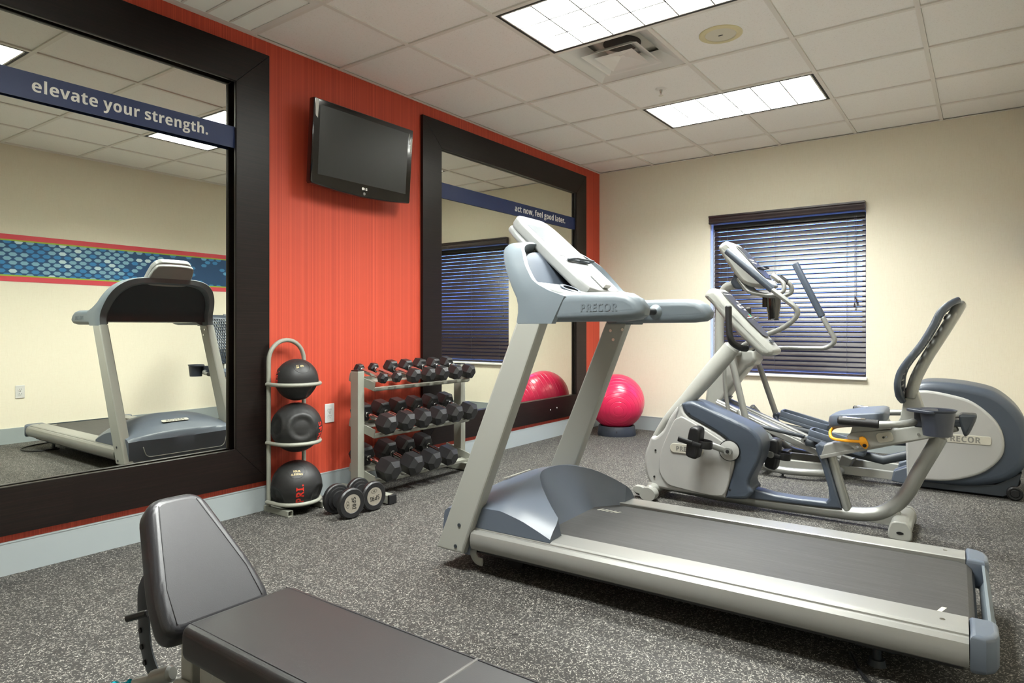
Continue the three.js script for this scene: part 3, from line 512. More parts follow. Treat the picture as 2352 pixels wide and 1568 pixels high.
  for (const [x, y] of [[0.51, 0.425], [0.78, 0.515]]) mesh('bolt', cyl(0.007, 0.007, 0.006, 10).rotateX(Math.PI / 2).translate(x, y, 0.077), M.chrome, car);
  const lv = mesh('release_lever', [sweep(spline([[0.53, 0.455, 0.088], [0.46, 0.455, 0.095], [0.395, 0.458, 0.08], [0.372, 0.48, 0.02], [0.385, 0.5, -0.04], [0.44, 0.51, -0.08]], 30), 0.008, 0.008, 12), plate(outline([[0.52, 0.475], [0.535, 0.482], [0.552, 0.47], [0.562, 0.44], [0.552, 0.42], [0.538, 0.425], [0.522, 0.445]], true, 30), 0.077, 0.097, 0.005)], M.yellow, b); lv.userData.label = 'yellow seat release lever';
  mesh('bolt', cyl(0.009, 0.009, 0.005, 12).rotateX(Math.PI / 2).translate(0.545, 0.438, 0.098), M.black, lv);
  { // seat pan: lofted saddle
    const R = [], n = 20; for (let i = 0; i <= n; i++) { const u = i / n, x = 0.36 + 0.29 * u, hw = 0.055 + 0.145 * Math.pow(Math.sin(Math.min(1, u * 1.25 + 0.02) * Math.PI / 2), 0.9), yt = 0.575 + 0.06 * Math.pow(u, 0.6), row = []; const m = 24; for (let k = 0; k <= m; k++) { const a = k / m * 2 * Math.PI, c = Math.cos(a), s = Math.sin(a), e = i === 0 || i === n ? 0.02 : i === 1 || i === n - 1 ? 0.8 : i === 2 || i === n - 2 ? 0.94 : 1; row.push([x, yt - 0.04 + (s > 0 ? 0.034 * Math.pow(s, 0.6) + 0.012 * c * c : -0.045 * Math.pow(-s, 0.5)) * e, hw * e * Math.sign(c) * Math.pow(Math.abs(c), 0.7)]); } R.push(row); }
    mesh('seat', gridGeo(R, 0.9), M.slateMid, b).material.side = THREE.DoubleSide; mesh('seat_bracket', plate(outline([[0.475, 0.49], [0.66, 0.53], [0.64, 0.57], [0.49, 0.545]]), -0.07, 0.07, 0.004), M.paint, b);
  }
  for (const s of [1, -1]) {
    mesh('seat_handle', pipe([[0.62, 0.575, s * 0.27], [0.72, 0.582, s * 0.27], [0.79, 0.6, s * 0.22], [0.82, 0.6, s * 0.05]], 0.0165, 0.05), M.silver, b);
    const gr = mesh('hand_grip', sweep([V(0.445, 0.581, s * 0.27), V(0.63, 0.575, s * 0.27)], 0.021, 0.021, 16), M.black, b);
    mesh('pulse_contact', sweep([V(0.468, 0.598, s * 0.273), V(0.57, 0.594, s * 0.273)], 0.012, 0.006, 12), M.chrome, gr);
  }
  const cup = mesh('cup_holder', [lathe([[0.058, 0], [0.066, 0.07], [0.07, 0.11], [0.077, 0.118], [0.077, 0.122], [0.066, 0.118], [0.06, 0.07], [0.053, 0.006], [0, 0.006], [0, 0]], 36).translate(0.865, 0.543, 0.27), plate(outline([[0.74, -0.26], [0.80, -0.33], [0.86, -0.34], [0.86, -0.2], [0.79, -0.22]], true, 30), 0, 0.014, 0.004).rotateX(-Math.PI / 2).translate(0, 0.648, 0), box(0.77, 0.83, 0.57, 0.65, 0.1, 0.24, 0.008)], M.navyPlastic, b);
  { // backrest: slotted shell bent along a curve
    const cv = new THREE.CatmullRomCurve3([[0.712, 0.672], [0.70, 0.70], [0.696, 0.74], [0.697, 0.78], [0.708, 0.825], [0.736, 0.876], [0.772, 0.928], [0.808, 0.985], [0.843, 1.055], [0.873, 1.122], [0.9, 1.15], [0.922, 1.166], [0.945, 1.178]].map(([x, y]) => V(x, y, 0)), false, 'centripetal');
    const hw = (v) => table([[0, 0.06], [0.06, 0.13], [0.15, 0.172], [0.4, 0.175], [0.7, 0.155], [0.9, 0.135], [0.97, 0.115], [1, 0.08]], v), Lc = cv.getLength();
    const s = new THREE.Shape(), pts = []; for (let i = 0; i <= 60; i++) pts.push([hw(i / 60), i / 60 * Lc]); for (let i = 60; i >= 0; i--) pts.push([-hw(i / 60), i / 60 * Lc]); s.setFromPoints(pts.map(([a, c]) => new THREE.Vector2(a, c)));
    for (let r = 0; r < 14; r++) { const y = 0.05 + r * 0.034, w = hw(y / Lc) - 0.025; for (let k = -5; k <= 5; k++) { const x = k * 0.026 + (r % 2 ? 0.006 : -0.006); if (Math.abs(x) + 0.008 > w) continue; const p = new THREE.Path(), a = 0.0068, h = 0.0115; p.moveTo(x - a, y); p.lineTo(x - a, y + 2 * h); p.lineTo(x + a, y + 2 * h); p.lineTo(x + a, y); p.closePath(); s.holes.push(p); } }
    const g = new THREE.ExtrudeGeometry(s, { depth: 0.016, bevelEnabled: false, curveSegments: 2 }), P = g.attributes.position;
    for (let i = 0; i < P.count; i++) { const z = P.getX(i), v = Math.min(1, Math.max(0, P.getY(i) / Lc)), d = P.getZ(i) - 0.008, c = cv.getPointAt(v), tn = cv.getTangentAt(v), bow = 0.010 * (1 - (z / 0.175) ** 2) - 0.004; P.setXYZ(i, c.x + tn.y * (d + bow), c.y - tn.x * (d + bow), z); }
    g.computeVertexNormals();
    const rim = [1, -1].map((q) => sweep(Array.from({ length: 31 }, (_, i) => { const v = i / 30, c = cv.getPointAt(v); return V(c.x, c.y, q * (hw(v) - 0.006)); }), 0.012, 0.016, 12));
    mesh('backrest', [smooth(g, 0.5), ...rim], M.slate, b);
  }
  mesh('back_frame', [sweep(spline([[0.742, 0.69, 0.045], [0.75, 0.734, 0.05], [0.768, 0.795, 0.05], [0.79, 0.846, 0.05], [0.816, 0.901, 0.05], [0.873, 1.006, 0.05], [0.922, 1.099, 0.05], [0.946, 1.148, 0.03], [0.95, 1.155, 0]], 40), 0.026, 0.026, 16), sweep(spline([[0.742, 0.69, -0.045], [0.75, 0.734, -0.05], [0.768, 0.795, -0.05], [0.79, 0.846, -0.05], [0.816, 0.901, -0.05], [0.873, 1.006, -0.05], [0.922, 1.099, -0.05], [0.946, 1.148, -0.03], [0.95, 1.155, 0]], 40), 0.026, 0.026, 16)], M.silver, b);
  mesh('back_mount', [rod([0.725, 0.74, 0], [0.76, 0.74, 0], 0.016), rod([0.885, 1.1, 0], [0.91, 1.09, 0], 0.016), box(0.72, 0.76, 0.7, 0.74, -0.05, 0.05, 0.006)], M.black, b);
  mesh('back_bracket', plate(outline([[0.715, 0.68], [0.735, 0.705], [0.775, 0.72], [0.80, 0.64], [0.815, 0.57], [0.72, 0.545], [0.68, 0.55], [0.70, 0.59]]), -0.055, 0.055, 0.004), M.paint, b);
  mesh('rear_handle', [plate(outline([[0.945, 0.615], [0.99, 0.625], [1.016, 0.622], [1.01, 0.59], [0.985, 0.53], [0.964, 0.525]], true, 36, 0.4), -0.06, 0.06, 0.012), box(0.905, 0.96, 0.56, 0.592, -0.03, 0.03, 0.006)], M.slateDark, b);
  mesh('handle_stem', [rod([0.86, 0.6, 0.02], [0.96, 0.615, 0.02], 0.012), rod([0.88, 0.53, 0], [0.94, 0.555, 0], 0.02)], M.silver, b);
  // front column and console
  mesh('column', sweep(spline([[-0.63, 0.35, 0], [-0.545, 0.475, 0], [-0.44, 0.59, 0], [-0.3, 0.755, 0], [-0.15, 0.935, 0]], 24), (t2) => 0.05 - 0.012 * t2, (t2) => 0.022 + 0.03 * Math.sin(t2 * 1.9), 18), M.paint, b);
  mesh('console', plate(outline([[-0.29, 1.23], [-0.262, 1.27], [-0.215, 1.268], [-0.145, 1.19], [-0.03, 1.063], [0.055, 0.969], [0.098, 0.918], [0.088, 0.892], [0.05, 0.885], [0.0, 0.915], [-0.16, 1.075], [-0.245, 1.18]], true, 80, 0.35), -0.11, 0.11, 0.032, 5, 0.9), M.paint, b);
  {
    const f = mesh('control_face', plate(outline([[-0.07, 0.178], [0.07, 0.178], [0.082, 0.15], [0.082, -0.08], [0.06, -0.16], [0.03, -0.175], [-0.03, -0.175], [-0.06, -0.16], [-0.082, -0.08], [-0.082, 0.15]]), -0.02, 0.006, 0.002), M.display, b); f.position.set(-0.079, 1.120, 0); f.rotation.order = 'YXZ'; f.rotation.set(-0.735, Math.PI / 2, 0);
    mesh('header_strip', box(-0.078, 0.078, 0.155, 0.158, 0.006, 0.0068), M.white, f); mesh('readout', plate(rrect(0.04, 0.03, 0.003), 0.006, 0.0068).translate(0.0, 0.06, 0), M.label, f);
    for (let k = 0; k < 8; k++) mesh('button', plate(rrect(0.014, 0.01, 0.002), 0.006, 0.0075, 0.0005).translate(0.045 + (k % 2) * 0.02, 0.1 - (k >> 1) * 0.022, 0), M.white, f);
    mesh('start_button', plate(rrect(0.024, 0.02, 0.003), 0.006, 0.0075, 0.0005).translate(0.05, -0.01, 0), std(0x2f8f6a, 0.5), f); mesh('stop_button', plate(rrect(0.02, 0.018, 0.003), 0.006, 0.0075, 0.0005).translate(0.012, -0.02, 0), std(0xb0503c, 0.5), f);
    for (const q of [1, -1]) mesh('book_clip', pipe([[q * 0.07, -0.035, 0.006], [q * 0.07, -0.05, 0.03], [q * 0.03, -0.05, 0.03]], 0.004, 0.008), M.silver, f);
    mesh('resistance_keys', plate(rrect(0.07, 0.022, 0.004), 0.004, 0.0075, 0.001).translate(0, -0.21, 0), M.slateDark, f);
  }
  for (const s of [1, -1]) mesh('handlebar_grip', pipe([[-0.055, 0.925, s * 0.07], [-0.07, 0.93, s * 0.14], [-0.105, 0.965, s * 0.2], [-0.117, 1.04, s * 0.2], [-0.118, 1.168, s * 0.2]], 0.0185, 0.04), M.black, b);
  mesh('handlebar_bar', rod([-0.06, 0.925, -0.1], [-0.06, 0.925, 0.1], 0.014), M.silver, b);
  // feet
  mesh('front_foot', [rod([-0.6, 0.058, -0.2], [-0.6, 0.058, 0.18], 0.033, 20), sweep([V(-0.6, 0.085, 0.0), V(-0.62, 0.05, 0.1)], 0.04, 0.04, 18)], M.paint, b);
  for (const s of [1, -1]) { mesh('foot_cap', [cyl(0.04, 0.042, 0.055, 24).rotateX(Math.PI / 2).scale(1.25, 1, 1).translate(-0.6, 0.042, s * 0.18)], M.paint, b); const br = mesh('wheel_bracket', plate(outline([[-0.65, 0.03], [-0.7, 0.035], [-0.71, 0.06], [-0.69, 0.075], [-0.64, 0.07]], true, 24), s * 0.15 - 0.02, s * 0.15 + 0.02, 0.004), M.paint, b); mesh('transport_wheel', cyl(0.03, 0.03, 0.018, 20).rotateX(Math.PI / 2).translate(-0.69, 0.04, s * 0.12), M.black, b); }
  mesh('rear_foot', [plate(outline([[0.665, 0.004], [0.745, 0.004], [0.755, 0.06], [0.73, 0.085], [0.68, 0.085], [0.66, 0.06]], true, 30, 0.3), -0.18, 0.155, 0.012), plate(outline([[0.55, 0.03], [0.68, 0.02], [0.7, 0.09], [0.68, 0.13], [0.62, 0.07]]), -0.02, 0.02, 0.004)], M.paint, b);
  for (const s of [1, -1]) { const c = mesh('foot_cap', plate(outline([[0.662, 0.0], [0.75, 0.0], [0.757, 0.05], [0.735, 0.088], [0.678, 0.088], [0.657, 0.05]], true, 30, 0.4), s > 0 ? 0.15 : -0.2, s > 0 ? 0.17 : -0.178, 0.008), M.paint, b); mesh('leveler_hole', cyl(0.01, 0.01, 0.002, 14).rotateX(Math.PI / 2).scale(1.6, 0.7, 1).translate(0.707, 0.035, s > 0 ? 0.171 : -0.201), M.black, c); }
}

// ---------- elliptical ----------
{
  const e = thing('elliptical_trainer', 'tall grey elliptical trainer in front of the window', 'elliptical', [2.50, 0, 1.04]);
  // rear drive housing
  const top = [[0.43, 0.62], [0.50, 0.685], [0.56, 0.698], [0.66, 0.697], [0.76, 0.687], [0.89, 0.655], [0.96, 0.606], [1.02, 0.537], [1.06, 0.45], [1.075, 0.36], [1.065, 0.27], [1.035, 0.19], [0.97, 0.12], [0.86, 0.072], [0.74, 0.048], [0.43, 0.045]];
  mesh('drive_housing', plate(outline(soften(top)), -0.22, 0.22, 0.05, 6, 0.9), M.slate, e);
  const pan = [[0.43, 0.3], [0.435, 0.55], [0.46, 0.63], [0.51, 0.64], [0.556, 0.642], [0.663, 0.625], [0.767, 0.596], [0.847, 0.539], [0.911, 0.465], [0.942, 0.375], [0.939, 0.284], [0.904, 0.218], [0.833, 0.148], [0.738, 0.102], [0.648, 0.076], [0.509, 0.066], [0.437, 0.066]];
  const so = outline(soften(pan));
  mesh('side_panel', plate(so, 0.2, 0.238, 0.016, 4, 0.7), M.panelGrey, e); mesh('side_panel', plate(so, -0.238, -0.2, 0.016, 4, 0.7), M.panelGrey, e);
  const pl = mesh('name_plate', plate(rrect(0.27, 0.052, 0.014), 0.238, 0.243, 0.0015).translate(0.745, 0.352, 0), M.label, e); mesh('lettering', text('PRECOR', 0.185, 0.0012).translate(0.735, 0.352, 0.243), M.ink, pl);
  mesh('housing_base', [plate(outline([[0.5, 0.012], [0.94, 0.012], [1.0, 0.05], [1.03, 0.17], [0.9, 0.08], [0.5, 0.06]]), -0.19, 0.19, 0.006)], M.slateDark, e);
  for (const s of [1, -1]) { const w = mesh('transport_wheel', lathe([[0, 0.016], [0.02, 0.016], [0.024, 0.01], [0.034, 0.012], [0.042, 0.006], [0.042, -0.014], [0, -0.014]], 28).rotateX(s * Math.PI / 2).translate(0.995, 0.043, s * 0.205), M.black, e); }
  mesh('wheel_axle', rod([0.995, 0.043, -0.2], [0.995, 0.043, 0.2], 0.01), M.silver, e);
  // base: two bent tubes, beams and boots
  for (const s of [1, -1]) {
    mesh('base_tube', sweep(spline([[-0.66, 0.42, s * 0.16], [-0.57, 0.28, s * 0.24], [-0.50, 0.15, s * 0.34], [-0.42, 0.075, s * 0.375], [-0.32, 0.052, s * 0.38], [-0.15, 0.052, s * 0.37], [0.0, 0.055, s * 0.3], [0.05, 0.058, s * 0.2]], 40), 0.025, 0.025, 16), M.silver, e);
    mesh('leveling_foot', [cyl(0.007, 0.007, 0.03, 10).translate(-0.295, 0.02, s * 0.38), cyl(0.02, 0.022, 0.008, 16).translate(-0.295, 0.004, s * 0.38)], M.black, e);
    mesh('base_beam', box(-0.42, 0.40, 0.03, 0.085, s * 0.15 - 0.02, s * 0.15 + 0.02, 0.004), M.paint, e);
    mesh('beam_boot', plate(outline([[0.345, 0.03], [0.5, 0.014], [0.5, 0.135], [0.43, 0.135], [0.36, 0.1]]), s * 0.16 - 0.05, s * 0.16 + 0.05, 0.01), M.slateMid, e);
  }
  mesh('cross_beam', [box(-0.45, -0.4, 0.03, 0.08, -0.37, 0.37, 0.006), rod([-0.5, 0.13, -0.33], [-0.5, 0.13, 0.33], 0.014)], M.silver, e);
  // front lift housing with slot
  mesh('front_housing', plate(outline([[-0.95, 0.42], [-0.93, 0.60], [-0.89, 0.74], [-0.84, 0.865], [-0.67, 0.885], [-0.565, 0.88], [-0.55, 0.80], [-0.575, 0.76], [-0.62, 0.74], [-0.70, 0.64], [-0.80, 0.49], [-0.88, 0.40]]), -0.11, 0.11, 0.025, 5, 0.8), M.paint, e);
  mesh('front_legs', [plate(outline([[-0.97, 0.012], [-0.86, 0.012], [-0.83, 0.42], [-0.78, 0.5], [-0.93, 0.5]]), -0.1, 0.1, 0.02, 3)], M.slateMid, e);
  mesh('front_foot', box(-1.0, -0.84, 0.0, 0.04, -0.26, 0.26, 0.015), M.slateMid, e);
  // ramp rails
  const ramp = (o) => plate(outline([[-0.85, 0.472 + o], [0.06, 0.105 + o], [0.045, 0.06 + o], [-0.87, 0.432 + o]]), 0.075, 0.135, 0.008, 3);
  for (const s of [1, -1]) { const r = mesh('ramp_rail', [s > 0 ? ramp(0) : mirrorZ(ramp(0)), rod([-0.85, 0.474, s * 0.105], [0.06, 0.108, s * 0.105], 0.017)], M.alu, e); }
  mesh('ramp_deck', plate(outline([[-0.82, 0.455], [0.04, 0.105], [0.04, 0.09], [-0.82, 0.44]]), -0.075, 0.075, 0.004), M.alu, e);
  mesh('ramp_end', plate(outline([[0.04, 0.16], [0.10, 0.14], [0.125, 0.15], [0.06, 0.035], [0.0, 0.05]]), -0.15, 0.15, 0.008), M.silver, e);
  // foot pedals with raised rims, their arms and rollers
  for (const [s, x0, y0] of [[-1, -0.46, 0.345], [1, -0.15, 0.29]]) {
    const zc = s * 0.25, ang = -0.24, P = new THREE.Matrix4().makeRotationZ(ang).setPosition(x0, y0, zc);
    const oval = outline([[0, -0.05], [0.02, -0.075], [0.1, -0.085], [0.3, -0.085], [0.36, -0.06], [0.36, 0.06], [0.3, 0.085], [0.1, 0.085], [0.02, 0.075], [0, 0.05]], true, 50, 0.4);
    const rim = oval.clone(); const inn = outline([[0.012, -0.045], [0.03, -0.064], [0.1, -0.073], [0.3, -0.073], [0.348, -0.05], [0.348, 0.05], [0.3, 0.073], [0.1, 0.073], [0.03, 0.064], [0.012, 0.045]], true, 50, 0.4); rim.holes.push(new THREE.Path(inn.getPoints()));
    mesh('foot_pedal', [plate(oval, -0.015, 0.012, 0.004).rotateX(-Math.PI / 2), plate(rim, 0.011, 0.055, 0.003).rotateX(-Math.PI / 2)].map((g) => g.applyMatrix4(P)), M.slateMid, e);
    mesh('pedal_arm', [sweep([V(x0 - 0.04, y0 - 0.06, s * 0.16), V(x0 + 0.45, y0 - 0.13, s * 0.19), V(0.55, 0.25, s * 0.19)], 0.022, 0.03, 12)], M.slateDark, e);
    mesh('ramp_roller', cyl(0.03, 0.03, 0.03, 22).rotateX(Math.PI / 2).translate(x0 - 0.05, y0 - 0.06, s * 0.118), M.silver, e);
    mesh('roller_bolt', cyl(0.01, 0.01, 0.034, 12).rotateX(Math.PI / 2).translate(x0 - 0.05, y0 - 0.06, s * 0.122), M.black, e);
  }
  // swinging arms: grip, bent tube, lower link
  const arm = (s, grip, tube, low) => { mesh('arm_grip', sweep([V(...grip[0]), V(...grip[1])], 0.0165, 0.026, 16), M.slate, e); mesh('arm_tube', pipe(tube, 0.0185, 0.085), M.silver, e); mesh('lower_link', low.map(([a, b2, r]) => sweep([V(...a), V(...b2)], r, r, 14)), M.silver, e); };
  arm(1, [[-0.725, 1.625, 0.26], [-0.385, 1.315, 0.29]], [[-0.39, 1.32, 0.29], [-0.19, 1.155, 0.3], [-0.29, 1.05, 0.3], [-0.56, 0.94, 0.27], [-0.69, 0.86, 0.2]], [[[-0.69, 0.85, 0.28], [-0.56, 0.33, 0.3], 0.024]]);
  arm(-1, [[-0.365, 1.552, -0.3], [-0.168, 1.13, -0.3]], [[-0.165, 1.125, -0.3], [-0.07, 0.94, -0.3], [-0.14, 0.885, -0.3], [-0.5, 0.885, -0.28], [-0.67, 0.86, -0.2]], [[[-0.67, 0.85, -0.28], [-0.50, 0.33, -0.3], 0.022]]);
  mesh('arm_axle', rod([-0.68, 0.855, -0.3], [-0.68, 0.855, 0.3], 0.026), M.paint, e);
  for (const s of [1, -1]) { mesh('link_joint', rod([s > 0 ? -0.56 : -0.5, 0.34, s * 0.27], [s > 0 ? -0.56 : -0.5, 0.34, s * 0.33], 0.028), M.slateDark, e); mesh('tie_rod', rod([s > 0 ? -0.56 : -0.5, 0.335, s * 0.25], [s > 0 ? -0.19 : -0.45, 0.27, s * 0.2], 0.014), M.slateDark, e); }
  mesh('brace_tube', sweep(spline([[-0.76, 0.76, 0.2], [-0.755, 0.6, 0.2], [-0.735, 0.45, 0.2], [-0.70, 0.30, 0.22], [-0.6, 0.12, 0.3]], 20), 0.015, 0.015, 12), M.silver, e);
  // mast and console
  mesh('mast', sweep(spline([[-0.86, 0.55, 0], [-0.865, 0.85, 0], [-0.86, 1.1, 0], [-0.845, 1.28, 0], [-0.81, 1.36, 0], [-0.74, 1.385, 0]], 30), 0.04, 0.036, 18), M.paint, e);
  mesh('mast_cover', plate(outline([[-0.705, 1.48], [-0.75, 1.40], [-0.715, 1.345], [-0.64, 1.34], [-0.585, 1.40], [-0.62, 1.43]], true, 40, 0.3), -0.09, 0.09, 0.02, 4), M.slate, e);
  mesh('console_housing', plate(outline([[-0.80, 1.70], [-0.825, 1.67], [-0.815, 1.63], [-0.74, 1.51], [-0.66, 1.40], [-0.60, 1.36], [-0.53, 1.345], [-0.47, 1.35], [-0.45, 1.37], [-0.545, 1.478], [-0.64, 1.592], [-0.73, 1.692], [-0.765, 1.712]], true, 90, 0.35), -0.15, 0.15, 0.03, 5, 0.9), M.paint, e);
  { const f = mesh('control_face', plate(outline([[-0.09, 0.165], [0.09, 0.165], [0.112, 0.14], [0.112, -0.12], [0.08, -0.17], [-0.08, -0.17], [-0.112, -0.12], [-0.112, 0.14]]), -0.02, 0.006, 0.002), M.display, e); f.position.set(-0.598, 1.545, 0); f.rotation.order = 'YXZ'; f.rotation.set(-0.70, Math.PI / 2, 0);
    mesh('readout', plate(rrect(0.07, 0.04, 0.003), 0.006, 0.0068).translate(0.02, 0.09, 0), M.slateDark, f); for (let k = 0; k < 6; k++) mesh('button', plate(rrect(0.022, 0.014, 0.003), 0.006, 0.0075, 0.0005).translate(-0.06 + (k % 3) * 0.04, 0.02 - (k > 2 ? 0.03 : 0), 0), M.label, f);
    mesh('book_rest', [rod([-0.09, -0.07, 0.012], [0.09, -0.07, 0.012], 0.005), pipe([[-0.09, -0.07, 0.012], [-0.08, -0.09, 0.045], [0.08, -0.09, 0.045], [0.09, -0.07, 0.012]], 0.005, 0.01)], M.black, f); }
  // fixed handles under the console
  for (const s of [1, -1]) {
    const h = mesh('fixed_handle', pipe([[-0.69, 1.425, s * 0.09], [-0.61, 1.315, s * 0.11], [-0.44, 1.278, s * 0.12], [-0.345, 1.31, s * 0.12], [-0.35, 1.375, s * 0.11], [-0.40, 1.405, s * 0.1]], 0.0165, 0.05), M.silver, e);
    mesh('handle_grip', [sweep([V(-0.375, 1.385, s * 0.104), V(-0.438, 1.44, s * 0.095)], 0.021, 0.021, 14)], s > 0 ? M.silver : M.black, h);
  }
  const cup = mesh('bottle_holder', [lathe([[0.038, 0], [0.042, 0.04], [0.052, 0.1], [0.054, 0.16], [0.05, 0.16], [0.046, 0.1], [0.036, 0.012], [0.015, 0.01]], 30).translate(-0.452, 1.108, 0), smooth(new THREE.TorusGeometry(0.036, 0.006, 8, 28), 0.8).rotateX(Math.PI / 2).translate(-0.452, 1.108, 0), box(-0.53, -0.49, 1.2, 1.29, -0.02, 0.02, 0.005)], M.gloss, e);
}

// ---------- exercise ball and its stand ----------
{
  const c = V(0.425, 0.322, 0.437), prof = [], n = 480, R = 0.268;
  for (let i = 0; i <= n; i++) { const a = Math.PI * i / n, d = Math.abs(((a * 180 / Math.PI + 4) % 9.2) - 4.6), rib = (a > 0.1 && a < 3.04) ? -0.0028 * Math.exp(-(d * d) / 0.12) : 0; prof.push(new THREE.Vector2(Math.max(1e-4, Math.sin(a) * (R + rib)), Math.cos(a) * (R + rib))); }
  const b = thing('exercise_ball', 'shiny pink red ribbed exercise ball in the far corner', 'exercise ball', [c.x, c.y - R, c.z]);
  const m = mesh('ball_skin', new THREE.LatheGeometry(prof, 72), M.ball, b); m.position.y = R;
  const to = V(...CAM).sub(c).normalize(), right = V(0.81, 0, -0.587); const ax = to.multiplyScalar(0.93).addScaledVector(right, 0.06).add(V(0, -0.32, 0)).normalize();
  m.quaternion.setFromUnitVectors(V(0, 1, 0), ax);
  const s = thing('ball_stand', 'dark ring stand under the pink exercise ball', 'stand', [c.x, 0, c.z]);
  mesh('ring', lathe([[0.185, 0], [0.188, 0.01], [0.176, 0.088], [0.172, 0.094], [0.166, 0.094], [0.158, 0.085], [0.165, 0.0], [0.185, 0]], 48), M.navyPlastic, s);
  mesh('keyhole', [cyl(0.006, 0.006, 0.004, 12).rotateX(Math.PI / 2).translate(0, 0.045, 0.183), box(-0.003, 0.003, 0.045, 0.06, 0.179, 0.184)], M.black, s).rotation.y = 0.47;
}

// ---------- television ----------
{
  const t = thing('wall_television', 'black flat television tilted down on the red wall', 'television', [0.135, 2.145, 3.395], Math.PI / 2);
  const T = (g) => turn(g, 0.07, 0, 0);
  const sh = outline([[-0.405, 0.255], [0.405, 0.255], [0.408, 0.25], [0.408, -0.235], [0.40, -0.245], [0.2, -0.262], [0, -0.268], [-0.2, -0.262], [-0.40, -0.245], [-0.408, -0.235], [-0.408, 0.25]]);
  mesh('casing', [T(plate(sh, -0.03, 0.018, 0.006, 3)), T(plate(rrect(0.6, 0.36, 0.04), -0.07, -0.028, 0.015))], M.gloss, t);
  const scr = mesh('screen', T(plate(rrect(0.725, 0.408, 0.003), 0.018, 0.0186).translate(0, 0.018, 0)), M.screen, t);
  mesh('logo', [T(cyl(0.009, 0.009, 0.001, 20).rotateX(Math.PI / 2).translate(-0.012, -0.214, 0.0188)), T(text('LG', 0.022, 0.0008).translate(0.012, -0.214, 0.0184))], M.letter, t);
  mesh('indicator', T(lathe([[0, 0.004], [0.008, 0.003], [0.01, 0], [0, 0]], 16).rotateX(Math.PI / 2).translate(0, -0.245, 0.0185)), M.silver, t);
  mesh('sticker', [T(plate(outline([[-0.398, 0.252], [-0.375, 0.25], [-0.378, 0.14], [-0.392, 0.15], [-0.395, 0.16]]), 0.0181, 0.0188)), T(plate(outline([[0.388, 0.18], [0.402, 0.2], [0.402, 0.11], [0.385, 0.09]]), 0.0181, 0.0188)), T(box(0.374, 0.378, 0.15, 0.225, 0.0181, 0.0188))], M.white, t).userData.label = 'torn white protective film';
  mesh('wall_bracket', [box(-0.1, 0.1, -0.1, 0.1, -0.134, -0.122), box(-0.03, 0.03, -0.06, 0.06, -0.124, -0.06)], M.black, t);
}

// ---------- medicine ball rack and balls ----------
{
  const r = thing('ball_rack', 'pale grey hoop rack holding three medicine balls', 'rack', [0, 0, 3.915]);
  const x = 0.062, z = 0.118, arc = []; for (let i = 0; i <= 16; i++) { const a = Math.PI * i / 16; arc.push([x, 0.855 + z * Math.sin(a), z * Math.cos(a)]); }
  mesh('hoop_frame', sweep([V(x, 0.035, z), V(x, 0.3, z), V(x, 0.6, z), ...arc.map((p) => V(...p)), V(x, 0.6, -z), V(x, 0.3, -z), V(x, 0.035, -z)], 0.0125, 0.0125, 14, V(1, 0, 0)), M.rackPaint, r);
  for (const y of [0.725, 0.395, 0.062]) { const p = [[x, y, 0.132]]; for (let i = 0; i <= 20; i++) { const a = Math.PI * i / 20; p.push([0.152 + 0.13 * Math.sin(a), y, 0.132 * Math.cos(a)]); } p.push([x, y, -0.132]); mesh('shelf_ring', sweep(p.map((q) => V(...q)), 0.011, 0.011, 12, V(0, 1, 0)), M.rackPaint, r); }
  for (const s of [1, -1]) { const zz = s > 0 ? 0.105 : -0.13; const sh = rrect(0.034, 0.034, 0.003); sh.holes.push(new THREE.Path(rrect(0.028, 0.028, 0.002).getPoints(4))); mesh('foot_tube', turn(flat(sh, 0.225), 0, Math.PI / 2, 0).translate(0.022, 0.0175, zz), M.rackPaint, r); }
}
function medBall(label, pos, R, marks, dents) {
  const g = thing('medicine_ball', label, 'medicine ball', [pos[0], pos[1] - R, pos[2]], Math.PI / 2 - 0.62, 'medicine balls on the hoop rack');
  const s = new THREE.SphereGeometry(R, 72, 48), P = s.attributes.position, v = new THREE.Vector3();
  for (let i = 0; i < P.count; i++) {
    v.fromBufferAttribute(P, i).divideScalar(R); let k = 1;
    for (const [dx, dy, dz, a, d] of dents) { const w = Math.acos(Math.max(-1, Math.min(1, v.x * dx + v.y * dy + v.z * dz))) / a; if (w < 1.3) { const q = Math.max(0, Math.min(1, (1 - w) / 0.3)); k -= d * q * q * (3 - 2 * q) * (1 - 0.25 * w * w); if (w > 0.95) k += 0.016 * Math.sin((w - 0.95) / 0.35 * Math.PI); } }
    const lon = Math.atan2(v.x, v.z), seam = Math.min(Math.abs(v.y), ...[0, 1, 2, 3].map((q) => Math.abs(Math.sin(lon - q * Math.PI / 4)) * Math.hypot(v.x, v.z)));
    if (seam < 0.02) k -= 0.006;
    P.setXYZ(i, v.x * R * k, v.y * R * k, v.z * R * k);
  }
  s.computeVertexNormals();
  const b = mesh('ball_body', s, M.medball, g); b.position.y = R;
  for (const [str, w, lon, lat, roll, mat] of marks) { const m = mesh('print', bendToBall(turn(text(str, w, 0.0008), 0, 0, roll), R * 1.002), mat, b); m.rotation.order = 'YXZ'; m.rotation.set(-lat, lon, 0); }
  mesh('emblem_ring', bendToBall(smooth(new THREE.TorusGeometry(0.045, 0.0012, 6, 40), 0.8), R), M.medball, b).rotation.set(-marks[0][3], marks[0][2], 0, 'YXZ');
}
const dn = (x, y, z, a, d) => { const l = Math.hypot(x, y, z); return [x / l, y / l, z / l, a, d]; };
